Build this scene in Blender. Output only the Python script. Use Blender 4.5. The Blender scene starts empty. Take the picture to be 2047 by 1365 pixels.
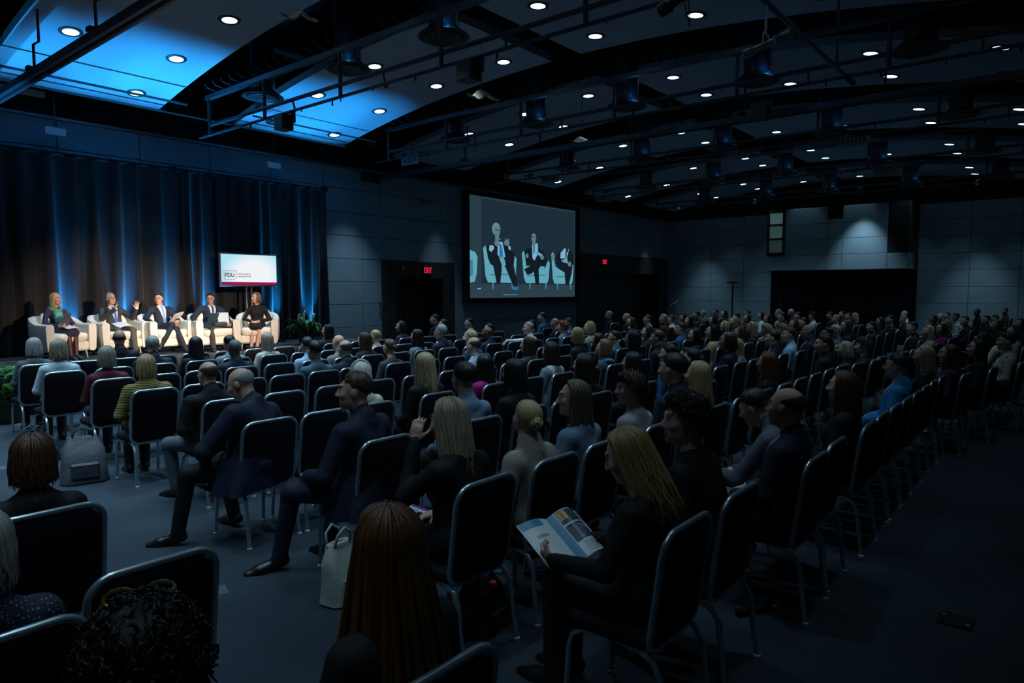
import bpy, bmesh, math, random
import numpy as np
from mathutils import Vector, Matrix
rng = random.Random(7)
R = math.radians
C = bpy.context.scene.collection
# ------------------------------------------------------------------ camera
cam = bpy.data.cameras.new('camera'); cam.sensor_width = 36.0; cam.lens = 24.0
cam_o = bpy.data.objects.new('camera', cam); C.objects.link(cam_o)
right = Vector((0.6354442, -0.77214679, 0.0)); upc = Vector((0.05781894, 0.04758254, 0.9971925)); fwd = Vector((0.76997899, 0.63366019, -0.07488076))
m = Matrix((right, upc, -fwd)).transposed().to_4x4(); m.translation = (0, 0, 1.9)
cam_o.matrix_world = m; cam.clip_end = 200; cam.clip_start = 0.05
sc = bpy.context.scene; sc.camera = cam_o
# ------------------------------------------------------------------ world and exposure
w = bpy.data.worlds.new('world'); sc.world = w; w.use_nodes = True
w.node_tree.nodes['Background'].inputs[0].default_value = (0.004, 0.008, 0.012, 1)
w.node_tree.nodes['Background'].inputs[1].default_value = 1.0
sc.view_settings.view_transform = 'Standard'; sc.view_settings.look = 'None'
sc.view_settings.gamma = 1.0; sc.view_settings.use_curve_mapping = False
sc.view_settings.exposure = 0.0
sc.cycles.max_bounces = 5; sc.cycles.diffuse_bounces = 3; sc.cycles.glossy_bounces = 3
# ------------------------------------------------------------------ light levels of the room's lamps and of the added wall lamps
DOWN_W = 150.0        # each dimmed ceiling downlight, cool white
ADDED_WASH_W = 300.0        # added wall lamps that form the light pools
BLUE_W = 700.0       # blue uplights on the stage floor
KEY_W = 5200.0        # warm profile spots on the rig, aimed at the speakers
COOL = (0.52, 0.79, 1.0); BLUE = (0.02, 0.37, 1.0); WARM = (1.0, 0.76, 0.56)
def spot(name, loc, target, watts, color, angle, blend=0.5, size=0.05):
    l = bpy.data.lights.new(name, 'SPOT'); l.energy = watts; l.color = color
    l.spot_size = R(angle); l.spot_blend = blend; l.shadow_soft_size = size
    o = bpy.data.objects.new(name, l); C.objects.link(o); o.location = loc
    o.rotation_euler = (Vector(target) - Vector(loc)).to_track_quat('-Z', 'Y').to_euler()
    return o
# ------------------------------------------------------------------ helpers
def tag(o, label=None, cat=None, group=None, kind=None):
    if label: o['label'] = label
    if cat: o['category'] = cat
    if group: o['group'] = group
    if kind: o['kind'] = kind
    return o
def empty(name, loc=(0, 0, 0), rz=0.0):
    o = bpy.data.objects.new(name, None); C.objects.link(o); o.location = loc; o.rotation_euler = (0, 0, rz)
    o.empty_display_size = 0.1
    return o
def link(name, me, parent=None, loc=None, rot=None):
    o = bpy.data.objects.new(name, me); C.objects.link(o)
    if parent is not None: o.parent = parent
    if loc is not None: o.location = loc
    if rot is not None: o.rotation_euler = rot
    return o
class MB:
    """collects shapes into one mesh"""
    def __init__(s): s.v = []; s.f = []; s.mi = []; s.cur = 0
    def mat(s, i): s.cur = i; return s
    def add(s, vs, fs):
        n = len(s.v); s.v += [tuple(v) for v in vs]
        for f in fs: s.f.append(tuple(i + n for i in f)); s.mi.append(s.cur)
        return s
    def box(s, a, b):
        (x0, y0, z0), (x1, y1, z1) = a, b
        return s.add([(x0,y0,z0),(x1,y0,z0),(x1,y1,z0),(x0,y1,z0),(x0,y0,z1),(x1,y0,z1),(x1,y1,z1),(x0,y1,z1)],
                     [(3,2,1,0),(4,5,6,7),(0,1,5,4),(1,2,6,5),(2,3,7,6),(3,0,4,7)])
    def cbox(s, c, d): return s.box([c[i]-d[i]/2 for i in range(3)], [c[i]+d[i]/2 for i in range(3)])
    def bbox(s, a, b, r=0.02):
        """chamfered box"""
        (x0,y0,z0),(x1,y1,z1) = a, b
        r = min(r, (x1-x0)/2.01, (y1-y0)/2.01, (z1-z0)/2.01)
        vs = []; fs = []
        for sx,X in ((0,x0),(1,x1)):
            for sy,Y in ((0,y0),(1,y1)):
                for sz,Z in ((0,z0),(1,z1)):
                    ix = X + (r if sx==0 else -r); iy = Y + (r if sy==0 else -r); iz = Z + (r if sz==0 else -r)
                    vs += [(X,iy,iz),(ix,Y,iz),(ix,iy,Z)]
        def q(sx,sy,sz,k): return (sx*4+sy*2+sz)*3+k
        for k in range(3):
            for sgn in (0,1):
                o = [i for i in range(3) if i!=k]
                idx=[]
                for u,v in ((0,0),(1,0),(1,1),(0,1)):
                    t=[0,0,0]; t[k]=sgn; t[o[0]]=u; t[o[1]]=v; idx.append(q(t[0],t[1],t[2],k))
                if (sgn==0) != (k==1): idx=idx[::-1]
                fs.append(tuple(idx))
        for k in range(3):   # edges along axis k
            o=[i for i in range(3) if i!=k]
            for u in (0,1):
                for v in (0,1):
                    t0=[0,0,0]; t0[o[0]]=u; t0[o[1]]=v; t1=list(t0); t1[k]=1
                    f=(q(*t0,o[0]),q(*t0,o[1]),q(*t1,o[1]),q(*t1,o[0]))
                    fs.append(f)
        for sx in (0,1):
            for sy in (0,1):
                for sz in (0,1): fs.append((q(sx,sy,sz,0),q(sx,sy,sz,1),q(sx,sy,sz,2)))
        return s.add(vs,fs)
    def tube(s, pts, r, n=8, cap=True, closed=False, flat=1.0):
        pts=[Vector(p) for p in pts]; m=len(pts); rr = r if hasattr(r,'__len__') else [r]*m
        vs=[]; prev=None
        for i,p in enumerate(pts):
            a=pts[(i-1)%m] if (closed or i>0) else p; b=pts[(i+1)%m] if (closed or i<m-1) else p
            t=(b-a).normalized()
            if prev is None:
                up=Vector((0,0,1)) if abs(t.z)<0.9 else Vector((0,1,0))
                nx=t.cross(up).normalized()
            else:
                nx=(prev-t*prev.dot(t)); nx=nx.normalized() if nx.length>1e-6 else t.orthogonal().normalized()
            prev=nx; ny=t.cross(nx)
            for k in range(n):
                a_=2*math.pi*k/n; vs.append(p+nx*math.cos(a_)*rr[i]+ny*math.sin(a_)*rr[i]*flat)
        fs=[]
        for i in range(m if closed else m-1):
            j=(i+1)%m
            for k in range(n): fs.append((i*n+k,i*n+(k+1)%n,j*n+(k+1)%n,j*n+k))
        if cap and not closed: fs.append(tuple(range(n-1,-1,-1))); fs.append(tuple((m-1)*n+k for k in range(n)))
        return s.add(vs,fs)
    def lathe(s, prof, n=16, c=(0,0,0), cap=True):
        vs=[];fs=[]
        for r,z in prof:
            for k in range(n):
                a=2*math.pi*k/n; vs.append((c[0]+r*math.cos(a),c[1]+r*math.sin(a),c[2]+z))
        for i in range(len(prof)-1):
            for k in range(n): fs.append((i*n+k,i*n+(k+1)%n,(i+1)*n+(k+1)%n,(i+1)*n+k))
        if cap: fs.append(tuple(range(n-1,-1,-1))); fs.append(tuple((len(prof)-1)*n+k for k in range(n)))
        return s.add(vs,fs)
    def prism(s, poly, z0, z1, axis='z'):
        n=len(poly)
        def P(u,v,h): return (u,v,h) if axis=='z' else ((u,h,v) if axis=='y' else (h,u,v))
        vs=[P(u,v,z0) for u,v in poly]+[P(u,v,z1) for u,v in poly]
        fs=[tuple(range(n-1,-1,-1)),tuple(range(n,2*n))]+[(i,(i+1)%n,n+(i+1)%n,n+i) for i in range(n)]
        return s.add(vs,fs)
    def grid(s, P, nu, nv, closed_u=False):
        """P[u][v] points"""
        vs=[p for row in P for p in row]; fs=[]
        for i in range(nu if closed_u else nu-1):
            j=(i+1)%nu
            for k in range(nv-1): fs.append((i*nv+k,j*nv+k,j*nv+k+1,i*nv+k+1))
        return s.add(vs,fs)
    def mesh(s, name, mats=(), smooth=False, angle=None):
        me=bpy.data.meshes.new(name); me.from_pydata(s.v,[],s.f)
        for x in (mats if isinstance(mats,(list,tuple)) else [mats]): me.materials.append(x)
        me.polygons.foreach_set('material_index',s.mi)
        bm=bmesh.new(); bm.from_mesh(me); bmesh.ops.recalc_face_normals(bm,faces=bm.faces[:]); bm.to_mesh(me); bm.free()
        if smooth:
            me.polygons.foreach_set('use_smooth',[True]*len(me.polygons))
            if angle: me.set_sharp_from_angle(angle=R(angle))
        me.update(); return me
    def build(s, name, mats=(), parent=None, loc=None, rot=None, smooth=False, angle=None):
        return link(name, s.mesh(name,mats,smooth,angle), parent, loc, rot)
def rrect(w,h,r,n=5):
    """rounded rectangle outline, centred"""
    pts=[]
    for cx,cy,a0 in ((w/2-r,h/2-r,0),(-w/2+r,h/2-r,90),(-w/2+r,-h/2+r,180),(w/2-r,-h/2+r,270)):
        for k in range(n+1): a=R(a0+90*k/n); pts.append((cx+r*math.cos(a),cy+r*math.sin(a)))
    return pts
def copy_tree(o, parent=None):
    c=o.copy(); C.objects.link(c); c.parent=parent
    for ch in o.children:
        if ch.name in C.objects: copy_tree(ch,c)
    return c
# ------------------------------------------------------------------ materials
MATS={}
def mat(name, col, rough=0.6, metal=0.0, bump=0.0, bscale=40.0, var=0.0, vscale=8.0, emit=None, estr=0.0, spec=0.5, sheen=0.0, coat=0.0):
    if name in MATS: return MATS[name]
    m=bpy.data.materials.new(name); m.use_nodes=True; nt=m.node_tree; b=nt.nodes['Principled BSDF']
    b.inputs['Base Color'].default_value=(*col,1); b.inputs['Roughness'].default_value=rough; b.inputs['Metallic'].default_value=metal
    b.inputs['Specular IOR Level'].default_value=spec
    if sheen: b.inputs['Sheen Weight'].default_value=sheen
    if coat: b.inputs['Coat Weight'].default_value=coat
    if emit: b.inputs['Emission Color'].default_value=(*emit,1); b.inputs['Emission Strength'].default_value=estr
    if bump or var:
        tc=nt.nodes.new('ShaderNodeTexCoord')
        if var:
            n=nt.nodes.new('ShaderNodeTexNoise'); n.inputs['Scale'].default_value=vscale; n.inputs['Detail'].default_value=4
            nt.links.new(tc.outputs['Object'],n.inputs['Vector'])
            r=nt.nodes.new('ShaderNodeValToRGB')
            r.color_ramp.elements[0].position=0.3; r.color_ramp.elements[1].position=0.7
            r.color_ramp.elements[0].color=(*[c*(1-var) for c in col],1); r.color_ramp.elements[1].color=(*[min(1,c*(1+var)) for c in col],1)
            nt.links.new(n.outputs['Fac'],r.inputs['Fac']); nt.links.new(r.outputs['Color'],b.inputs['Base Color'])
        if bump:
            n2=nt.nodes.new('ShaderNodeTexNoise'); n2.inputs['Scale'].default_value=bscale; n2.inputs['Detail'].default_value=3
            nt.links.new(tc.outputs['Object'],n2.inputs['Vector'])
            bp=nt.nodes.new('ShaderNodeBump'); bp.inputs['Strength'].default_value=bump; bp.inputs['Distance'].default_value=0.02
            nt.links.new(n2.outputs['Fac'],bp.inputs['Height']); nt.links.new(bp.outputs['Normal'],b.inputs['Normal'])
    MATS[name]=m; return m
def emis(name,col,s):
    if name in MATS: return MATS[name]
    m=bpy.data.materials.new(name); m.use_nodes=True; nt=m.node_tree; nt.nodes.remove(nt.nodes['Principled BSDF'])
    e=nt.nodes.new('ShaderNodeEmission'); e.inputs[0].default_value=(*col,1); e.inputs[1].default_value=s
    nt.links.new(e.outputs[0],nt.nodes['Material Output'].inputs[0]); MATS[name]=m; return m
def ordinal(n):
    names=['first','second','third','fourth','fifth','sixth','seventh','eighth','ninth','tenth','eleventh','twelfth','thirteenth','fourteenth','fifteenth','sixteenth','seventeenth','eighteenth','nineteenth','twentieth']
    if n<=20: return names[n-1]
    return {30:'thirtieth',40:'fortieth'}.get(n, {2:'twenty-',3:'thirty-',4:'forty-',5:'fifty-'}[n//10]+names[n%10-1])
# ------------------------------------------------------------------ room shell
def carpet_mat():
    m=bpy.data.materials.new('carpet'); m.use_nodes=True; nt=m.node_tree; b=nt.nodes['Principled BSDF']
    b.inputs['Roughness'].default_value=0.85; b.inputs['Specular IOR Level'].default_value=0.25
    tc=nt.nodes.new('ShaderNodeTexCoord')
    n=nt.nodes.new('ShaderNodeTexNoise'); n.inputs['Scale'].default_value=1.1; n.inputs['Detail'].default_value=5
    nt.links.new(tc.outputs['Object'],n.inputs['Vector'])
    mp=nt.nodes.new('ShaderNodeMapping'); mp.inputs['Rotation'].default_value=(0,0,0.35); nt.links.new(tc.outputs['Object'],mp.inputs['Vector'])
    v=nt.nodes.new('ShaderNodeTexVoronoi'); v.distance='CHEBYCHEV'; v.inputs['Scale'].default_value=1.25; v.inputs['Randomness'].default_value=0.85
    nt.links.new(mp.outputs[0],v.inputs['Vector'])
    lt=nt.nodes.new('ShaderNodeMath'); lt.operation='LESS_THAN'; lt.inputs[1].default_value=0.085; nt.links.new(v.outputs['Distance'],lt.inputs[0])
    fz=nt.nodes.new('ShaderNodeTexNoise'); fz.inputs['Scale'].default_value=220; nt.links.new(tc.outputs['Object'],fz.inputs['Vector'])
    r=nt.nodes.new('ShaderNodeValToRGB'); r.color_ramp.elements[0].position=0.35; r.color_ramp.elements[1].position=0.68
    r.color_ramp.elements[0].color=(0.024,0.036,0.050,1); r.color_ramp.elements[1].color=(0.040,0.060,0.080,1)
    nt.links.new(n.outputs['Fac'],r.inputs['Fac'])
    mx=nt.nodes.new('ShaderNodeMix'); mx.data_type='RGBA'; mx.inputs['B'].default_value=(0.10,0.13,0.16,1)
    nt.links.new(lt.outputs[0],mx.inputs['Factor']); nt.links.new(r.outputs[0],mx.inputs['A'])
    m2=nt.nodes.new('ShaderNodeMix'); m2.data_type='RGBA'; m2.blend_type='MULTIPLY'; m2.inputs['Factor'].default_value=0.6
    nt.links.new(mx.outputs['Result'],m2.inputs['A']); nt.links.new(fz.outputs['Fac'],m2.inputs['B'])
    g=nt.nodes.new('ShaderNodeMix'); g.data_type='RGBA'; g.blend_type='MULTIPLY'; g.inputs['Factor'].default_value=1; g.inputs['B'].default_value=(1.25,1.25,1.25,1)
    nt.links.new(m2.outputs['Result'],g.inputs['A'])
    nt.links.new(g.outputs['Result'],b.inputs['Base Color'])
    bp=nt.nodes.new('ShaderNodeBump'); bp.inputs['Strength'].default_value=0.35; bp.inputs['Distance'].default_value=0.006
    nt.links.new(fz.outputs['Fac'],bp.inputs['Height']); nt.links.new(bp.outputs['Normal'],b.inputs['Normal'])
    return m
M_carpet=carpet_mat()
M_panel=mat('wall_panel',(0.20,0.285,0.325),0.75,bump=0.08,bscale=160,var=0.06,vscale=1.4)
M_wallback=mat('wall_joint',(0.03,0.035,0.04),0.9)
M_black=mat('matte_black',(0.006,0.007,0.009),0.9)
M_soffit=mat('plenum_black',(0.012,0.013,0.016),0.95)
M_bronze=mat('dark_bronze',(0.045,0.042,0.042),0.42,metal=0.35,var=0.25,vscale=3)
M_door=mat('door_leaf',(0.035,0.037,0.042),0.5)
M_alum=mat('brushed_metal',(0.42,0.44,0.46),0.35,metal=0.9)
X0,X1,Y0,Y1=-3.6,29.8,-2.4,15.0
fl=MB().box((X0-.3,Y0-.3,-.1),(X1+2.2,Y1+1.6,0)).build('floor',M_carpet); tag(fl,kind='structure')
cl=MB().box((X0-.3,Y0-.3,7.4),(X1+2.2,Y1+.4,7.5)).build('ceiling',M_soffit); tag(cl,kind='structure')
w=MB(); w.box((X0-.2,Y0-.2,0),(X1+.2,Y0,7.4)); wb=w.build('wall_back',mat('plain_wall',(0.30,0.31,0.32),0.8,bump=.1)); tag(wb,kind='structure')
wl=MB().box((X0-.2,Y0,0),(X0,Y1+.2,7.4)).build('wall_left',MATS['plain_wall']); tag(wl,kind='structure')
# stage side wall: backing with two door openings and black band above the panelling
d1=(12.95,14.82,2.24); d2=(23.15,29.0,2.62)
b=MB()
b.box((X0,Y1,0),(d1[0],Y1+.2,5.12)).box((d1[1],Y1,0),(d2[0],Y1+.2,5.12)).box((d2[1],Y1,0),(X1+.2,Y1+.2,5.12))
b.box((d1[0],Y1,d1[2]),(d1[1],Y1+.2,5.12)).box((d2[0],Y1,d2[2]),(d2[1],Y1+.2,5.12))
wall_stage=b.build('wall_stage',M_wallback); tag(wall_stage,kind='structure')
up=MB().box((X0,Y1+.02,5.13),(X1+.2,Y1+.2,7.4)).build('upper_band',M_soffit,wall_stage)
lip=MB().box((X0,Y1-.05,5.10),(X1,Y1+.02,5.15)).build('top_trim',mat('trim_metal',(0.2,0.21,0.22),0.4,metal=.6),wall_stage)
panel_meshes={}
def panel(parent,axis,u0,u1,z0,z1,at,face=1):
    """one wall panel, its own object with a recessed joint round it"""
    g=0.007; key=(axis,round(u1-u0,3),round(z1-z0,3),face)
    if key not in panel_meshes:
        mb=MB(); du=u1-u0-2*g; dz=z1-z0-2*g
        if axis=='x': mb.bbox((-du/2,-0.03,-dz/2),(du/2,0.0,dz/2),0.004)
        else: mb.bbox((-0.03,-du/2,-dz/2),(0.0,du/2,dz/2),0.004)
        panel_meshes[key]=mb.mesh('panel',M_panel)
    o=link('panel',panel_meshes[key],parent)
    o.location=((u0+u1)/2,at,(z0+z1)/2) if axis=='x' else (at,(u0+u1)/2,(z0+z1)/2)
    return o
zs=[0.0,0.30,0.91,1.52,2.13,2.735,3.345,3.955,4.565,5.10]
xs=[1.72+1.48*k for k in range(7)]            # 1.72 .. 10.6
for i in range(len(xs)-1):
    for j in (7,8): panel(wall_stage,'x',xs[i],xs[i+1],zs[j],zs[j+1],Y1)
for j in range(len(zs)-1):
    panel(wall_stage,'x',9.12,10.6,zs[j],zs[j+1],Y1) if j<7 else None
    panel(wall_stage,'x',10.6,11.8,zs[j],zs[j+1],Y1); panel(wall_stage,'x',11.8,12.47,zs[j],zs[j+1] if j<8 else 4.84,Y1)
for j in range(5,9):
    for a,c in ((12.47,13.59),(13.59,15.1),(15.1,15.78)): panel(wall_stage,'x',a,c,zs[j],zs[j+1],Y1)
for j in range(0,5): panel(wall_stage,'x',15.34,15.78,zs[j],zs[j+1],Y1)
xr=[15.78,17.26,18.74,20.22,22.15]
for i in range(4):
    for j in (0,1,2,8): panel(wall_stage,'x',xr[i],xr[i+1],zs[j],zs[j+1],Y1)
xr=[22.15,23.63,25.11,26.59,28.07,29.78]
for i in range(5):
    for j in (6,7,8): panel(wall_stage,'x',xr[i],xr[i+1],zs[j],zs[j+1],Y1)
# far wall with the projection booth and the curtained recess below it
b=MB(); ya,yb=4.65,10.1
b.box((X1,Y0,0),(X1+.2,ya,5.14)).box((X1,yb,0),(X1+.2,Y1+.2,5.14)).box((X1,ya,2.7),(X1+.2,yb,5.14)).box((X1+.8,ya-.2,0),(X1+1,yb+.2,2.9))
b.box((X1+.2,ya-.2,0),(X1+.8,ya,2.9)).box((X1+.2,yb,0),(X1+.8,yb+.2,2.9))
wall_far=b.build('wall_far',M_wallback); tag(wall_far,kind='structure')
MB().box((X1+.02,Y0,5.15),(X1+.2,Y1+.2,7.4)).build('upper_band',M_soffit,wall_far)
zf=[0.0,0.17,0.79,1.41,2.03,2.65,3.27,3.89,4.51,5.12]
for a,c in [(14.29,14.98),(12.8,14.29),(11.31,12.8),(10.1,11.31),(3.01,4.65),(1.52,3.01),(0.03,1.52),(-1.46,.03)]:
    for j in range(9): panel(wall_far,'y',a,c,zf[j],zf[j+1],X1)
bx=28.6
booth=empty('projection_booth',(0,0,0)); tag(booth,'panelled projection booth jutting from the far wall above a curtain','booth')
k=MB(); k.box((bx+.03,4.78,2.69),(X1+.02,9.92,4.66)).box((bx+.03,4.78,4.66),(X1+.02,7.04,5.16)).box((bx+.03,7.59,4.66),(X1+.02,9.92,5.16))
k.build('shell',M_wallback,booth)
zb=[2.69,3.29,3.90,4.51,5.15]
def bp_(a,c,z0,z1): 
    o=panel(booth,'y',a,c,z0,z1,bx+.03); return o
for a,c in ((4.78,5.47),(5.47,7.04),(7.04,7.59),(7.59,9.2),(9.2,9.92)): bp_(a,c,zb[0],zb[1])
for j in (1,2): 
    for a,c in ((5.47,7.04),(7.04,7.59),(7.59,9.2)): bp_(a,c,zb[j],zb[j+1])
bp_(5.47,7.04,4.51,5.15); bp_(7.59,9.2,4.51,5.15); bp_(7.04,7.59,4.51,4.66)
MB().bbox((bx+.02,4.755,2.69),(X1-.01,4.785,3.29),.004).build('side_panel',M_panel,booth)
MB().box((bx-.0,4.79,3.30),(bx+.06,5.46,5.15)).build('dark_opening',M_black,booth)
wf=MB()
for z in (3.40,3.98,4.55,5.08): wf.box((bx-.03,9.2,z-.05),(bx+.03,9.9,z+.04))
wf.box((bx-.03,9.2,3.36),(bx+.03,9.3,5.12)).box((bx-.03,9.81,3.36),(bx+.03,9.92,5.12))
wfo=wf.build('window_frame',M_bronze,booth)
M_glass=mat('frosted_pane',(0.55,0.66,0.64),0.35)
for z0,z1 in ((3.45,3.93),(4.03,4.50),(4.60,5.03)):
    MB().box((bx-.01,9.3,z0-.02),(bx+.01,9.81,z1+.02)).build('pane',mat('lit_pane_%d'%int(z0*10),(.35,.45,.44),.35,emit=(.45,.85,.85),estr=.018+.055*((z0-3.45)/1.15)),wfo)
def pleats(length,z0,z1,depth,wave,seed,nz=10,flare=0.0):
    """hanging cloth along +X, folds in Y"""
    r=random.Random(seed); n=int(length/wave*8); ph=0; P=[]
    amp=[];pos=0
    xs_=[i*length/n for i in range(n+1)]
    waves=[(r.uniform(.75,1.3),r.uniform(0,6.28),r.uniform(.4,1.0)) for _ in range(4)]
    for x in xs_:
        row=[]
        for j in range(nz+1):
            t=j/nz; z=z0+(z1-z0)*t
            a=0
            for q,(f,p,am) in enumerate(waves): a+=am*math.sin(2*math.pi*x/(wave*f*(1+.35*q))+p+0.5*math.sin(x*1.7+q)+.25*(1-t)*math.sin(x*3+p))
            a=a/2.2
            a=math.copysign(abs(a)**.8,a)
            row.append((x+.015*math.sin(9*x+4*t),a*depth*(.6+.4*(1-t)),z))
        P.append(row)
    mb=MB(); mb.grid(P,n+1,nz+1)
    P2=[[(x,y+.012,z) for x,y,z in row] for row in P]; mb.grid(P2,n+1,nz+1)
    return mb
M_velvet=mat('black_drape',(0.011,0.011,0.013),0.75,bump=.15,bscale=120,sheen=.15,spec=.3)
M_navyvel=mat('navy_drape',(0.010,0.011,0.035),0.8,sheen=.2)
cv=pleats(5.4,0.02,2.66,.07,.30,5).build('recess_curtain',M_navyvel,None,(X1+.35,4.68,0),(0,0,R(90)),smooth=True)
tag(cv,'dark navy pleated curtain filling the recess below the booth','curtain')
# exit door surround
def portal(name,a,c,htop,hopen,jl,jr,label):
    e=tag(MB().box((a-.001,Y1-.001,0),(a,Y1,.01)).build(name,M_bronze),kind='structure')
    mb=MB().bbox((a,Y1-.10,0),(jl,Y1+.02,htop),.01); mb.build('jamb',M_bronze,e)
    MB().bbox((jr,Y1-.10,0),(c,Y1+.02,htop),.01).build('jamb',M_bronze,e)
    MB().bbox((jl,Y1-.10,hopen),(jr,Y1+.02,htop),.01).build('header',M_bronze,e)
    rv=MB().box((jl-.02,Y1+.02,0),(jl,Y1+1.2,hopen)).box((jr,Y1+.02,0),(jr+.02,Y1+1.2,hopen)).box((jl,Y1+.02,hopen),(jr,Y1+1.2,hopen+.03)).box((jl,Y1+1.15,0),(jr,Y1+1.2,hopen))
    rv.build('reveal',M_bronze,e)
    n=2 if jr-jl<3 else 4
    for q in range(n):
        x0=jl+(jr-jl)*q/n+.015; x1=jl+(jr-jl)*(q+1)/n-.015
        lf=MB().bbox((x0,Y1+.75,.02),(x1,Y1+.80,hopen-.02),.006).build('door_leaf',M_door,e)
        MB().bbox((x0+.12,Y1+.735,.25),(x1-.12,Y1+.75,hopen-.25),.004).build('inset_panel',mat('door_inset',(.05,.052,.058),.45),lf)
        hx=x1-.08 if q%2==0 else x0+.08
        MB().tube([(hx,Y1+.74,.85),(hx,Y1+.69,.87),(hx,Y1+.69,1.25),(hx,Y1+.74,1.27)],.012,8).build('pull_handle',M_alum,lf,smooth=True)
    return e
door_1=portal('door_1',12.48,15.32,2.735,2.24,12.95,14.82,'')
door_2=portal('door_2',22.15,29.3,3.31,2.62,23.15,29.0,'')
M_red=emis('exit_red',(1.0,0.02,0.07),1.3)
LET={'E':[(0,0,.25,1),(0,0,1,.16),(0,.42,.85,.58),(0,.84,1,1)],'I':[(.35,0,.65,1)],'T':[(0,.84,1,1),(.37,0,.63,1)]}
def exit_sign(x,z,wd,hg,label,y=Y1-.16):
    t=empty('exit_sign',(x,y,z)); tag(t,label,'exit sign')
    MB().bbox((-wd/2,-.02,-hg/2),(wd/2,.055,hg/2),.008).build('housing',mat('sign_housing',(.02,.02,.02),.5),t)
    lw=wd*.15; lh=hg*.62; x_=-wd*.36
    for ch in 'EXIT':
        mb=MB()
        if ch=='X':
            for s in (1,-1):
                a=(x_,-.024,-lh/2*s); c=(x_+lw,-.024,lh/2*s); d_=lw*.17
                mb.add([(a[0]-d_*0,a[1],a[2]),(a[0]+d_*1.6,a[1],a[2]),(c[0],c[1],c[2]),(c[0]-d_*1.6,c[1],c[2])],[(0,1,2,3)])
        else:
            for u0,v0,u1,v1 in LET[ch]: mb.box((x_+u0*lw,-.026,-lh/2+v0*lh),(x_+u1*lw,-.021,-lh/2+v1*lh))
        mb.build('letter',M_red,t); x_+=lw*1.22
    return t
exit_sign(14.1,2.49,.40,.26,'lit red EXIT sign on the header of the dark door beside the stage')
exit_sign(23.95,3.05,.42,.28,'lit red EXIT sign above the wide dark doorway right of the screen')
# round speaker on the door header and pull on the column panel
sp=tag(MB().lathe([(.06,0),(.06,.03),(.045,.04),(0.01,.035)],14).build('door_sensor',M_alum,None,(13.18,Y1-.105,2.52),(R(90),0,0),smooth=True,angle=40),'small round metal sensor left of the EXIT sign on the door header','sensor')
hn=tag(MB().tube([(0,0,-.16),(0,-.06,-.13),(0,-.075,0),(0,-.06,.13),(0,0,.16)],.013,8).build('pull_handle',M_black,None,(12.36,Y1-.03,1.42),smooth=True),'dark curved pull handle on the narrow wall panel','handle')
vent=MB().bbox((11.86,Y1-.032,4.84),(12.42,Y1+.01,5.08),.004).build('wall_recess',M_black,wall_stage)
# small grilles high on the wall
for x,z,lab in ((14.15,4.52,'slim wall grille above the exit door'),):
    g=tag(MB().bbox((-.22,-.02,-.07),(.22,.0,.07),.004).build('wall_grille',mat('grille_grey',(.12,.13,.14),.6),None,(x,Y1-.03,z)),lab,'grille')
# projection screen
scr=empty('projection_screen',(18.86,14.83,0)); tag(scr,'large black-framed projection screen showing three seated panelists','screen')
M_blk=mat('screen_black',(0.004,0.004,0.005),0.8)
fr=MB(); x0,x1,z0,z1=-3.15,3.20,1.48,5.03; pi=(-2.98,2.95,1.65,4.90)
fr.box((x0,-.04,z0),(x1,.135,pi[2])).box((x0,-.04,pi[3]),(x1,.135,z1)).box((x0,-.04,pi[2]),(pi[0],.135,pi[3])).box((pi[1],-.04,pi[2]),(x1,.135,pi[3]))
fr.build('frame',M_blk,scr)
SC=[emis('scr_bg',(0.020,0.042,0.060),1.0),emis('scr_dark',(0.006,0.012,0.019),1.0),emis('scr_chair',(0.11,0.36,0.46),1.0),emis('scr_chair_sh',(0.05,0.20,0.27),1.0),
    emis('scr_skin',(0.10,0.19,0.23),1.0),emis('scr_shirt',(0.20,0.43,0.56),1.0),emis('scr_tie',(0.015,0.16,0.42),1.0),emis('scr_hair',(0.13,0.25,0.30),1.0),emis('scr_paper',(0.12,0.32,0.42),1.0),emis('scr_hairdk',(0.012,0.022,0.03),1.0),emis('scr_mid',(0.012,0.026,0.04),1.0),emis('scr_floor',(0.024,0.05,0.07),1.0)]
pic=MB()
def U(px,py):
    # picture traced in its own plane: u 0..1 left to right, v 0..1 top to bottom
    u=px; v=py
    return (pi[0]+(pi[1]-pi[0])*u, pi[3]+(pi[2]-pi[3])*v)
lay=[0]
def poly(pts,mi):
    lay[0]+=1; y=-.002-lay[0]*.00025
    vs=[(U(u,v)[0],y,U(u,v)[1]) for u,v in pts]
    pic.mat(mi).add(vs,[tuple(range(len(vs)))])
def ellp(cu,cv,ru,rv,mi,n=16): poly([(cu+ru*math.cos(2*math.pi*k/n),cv+rv*math.sin(2*math.pi*k/n)) for k in range(n)],mi)
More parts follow.
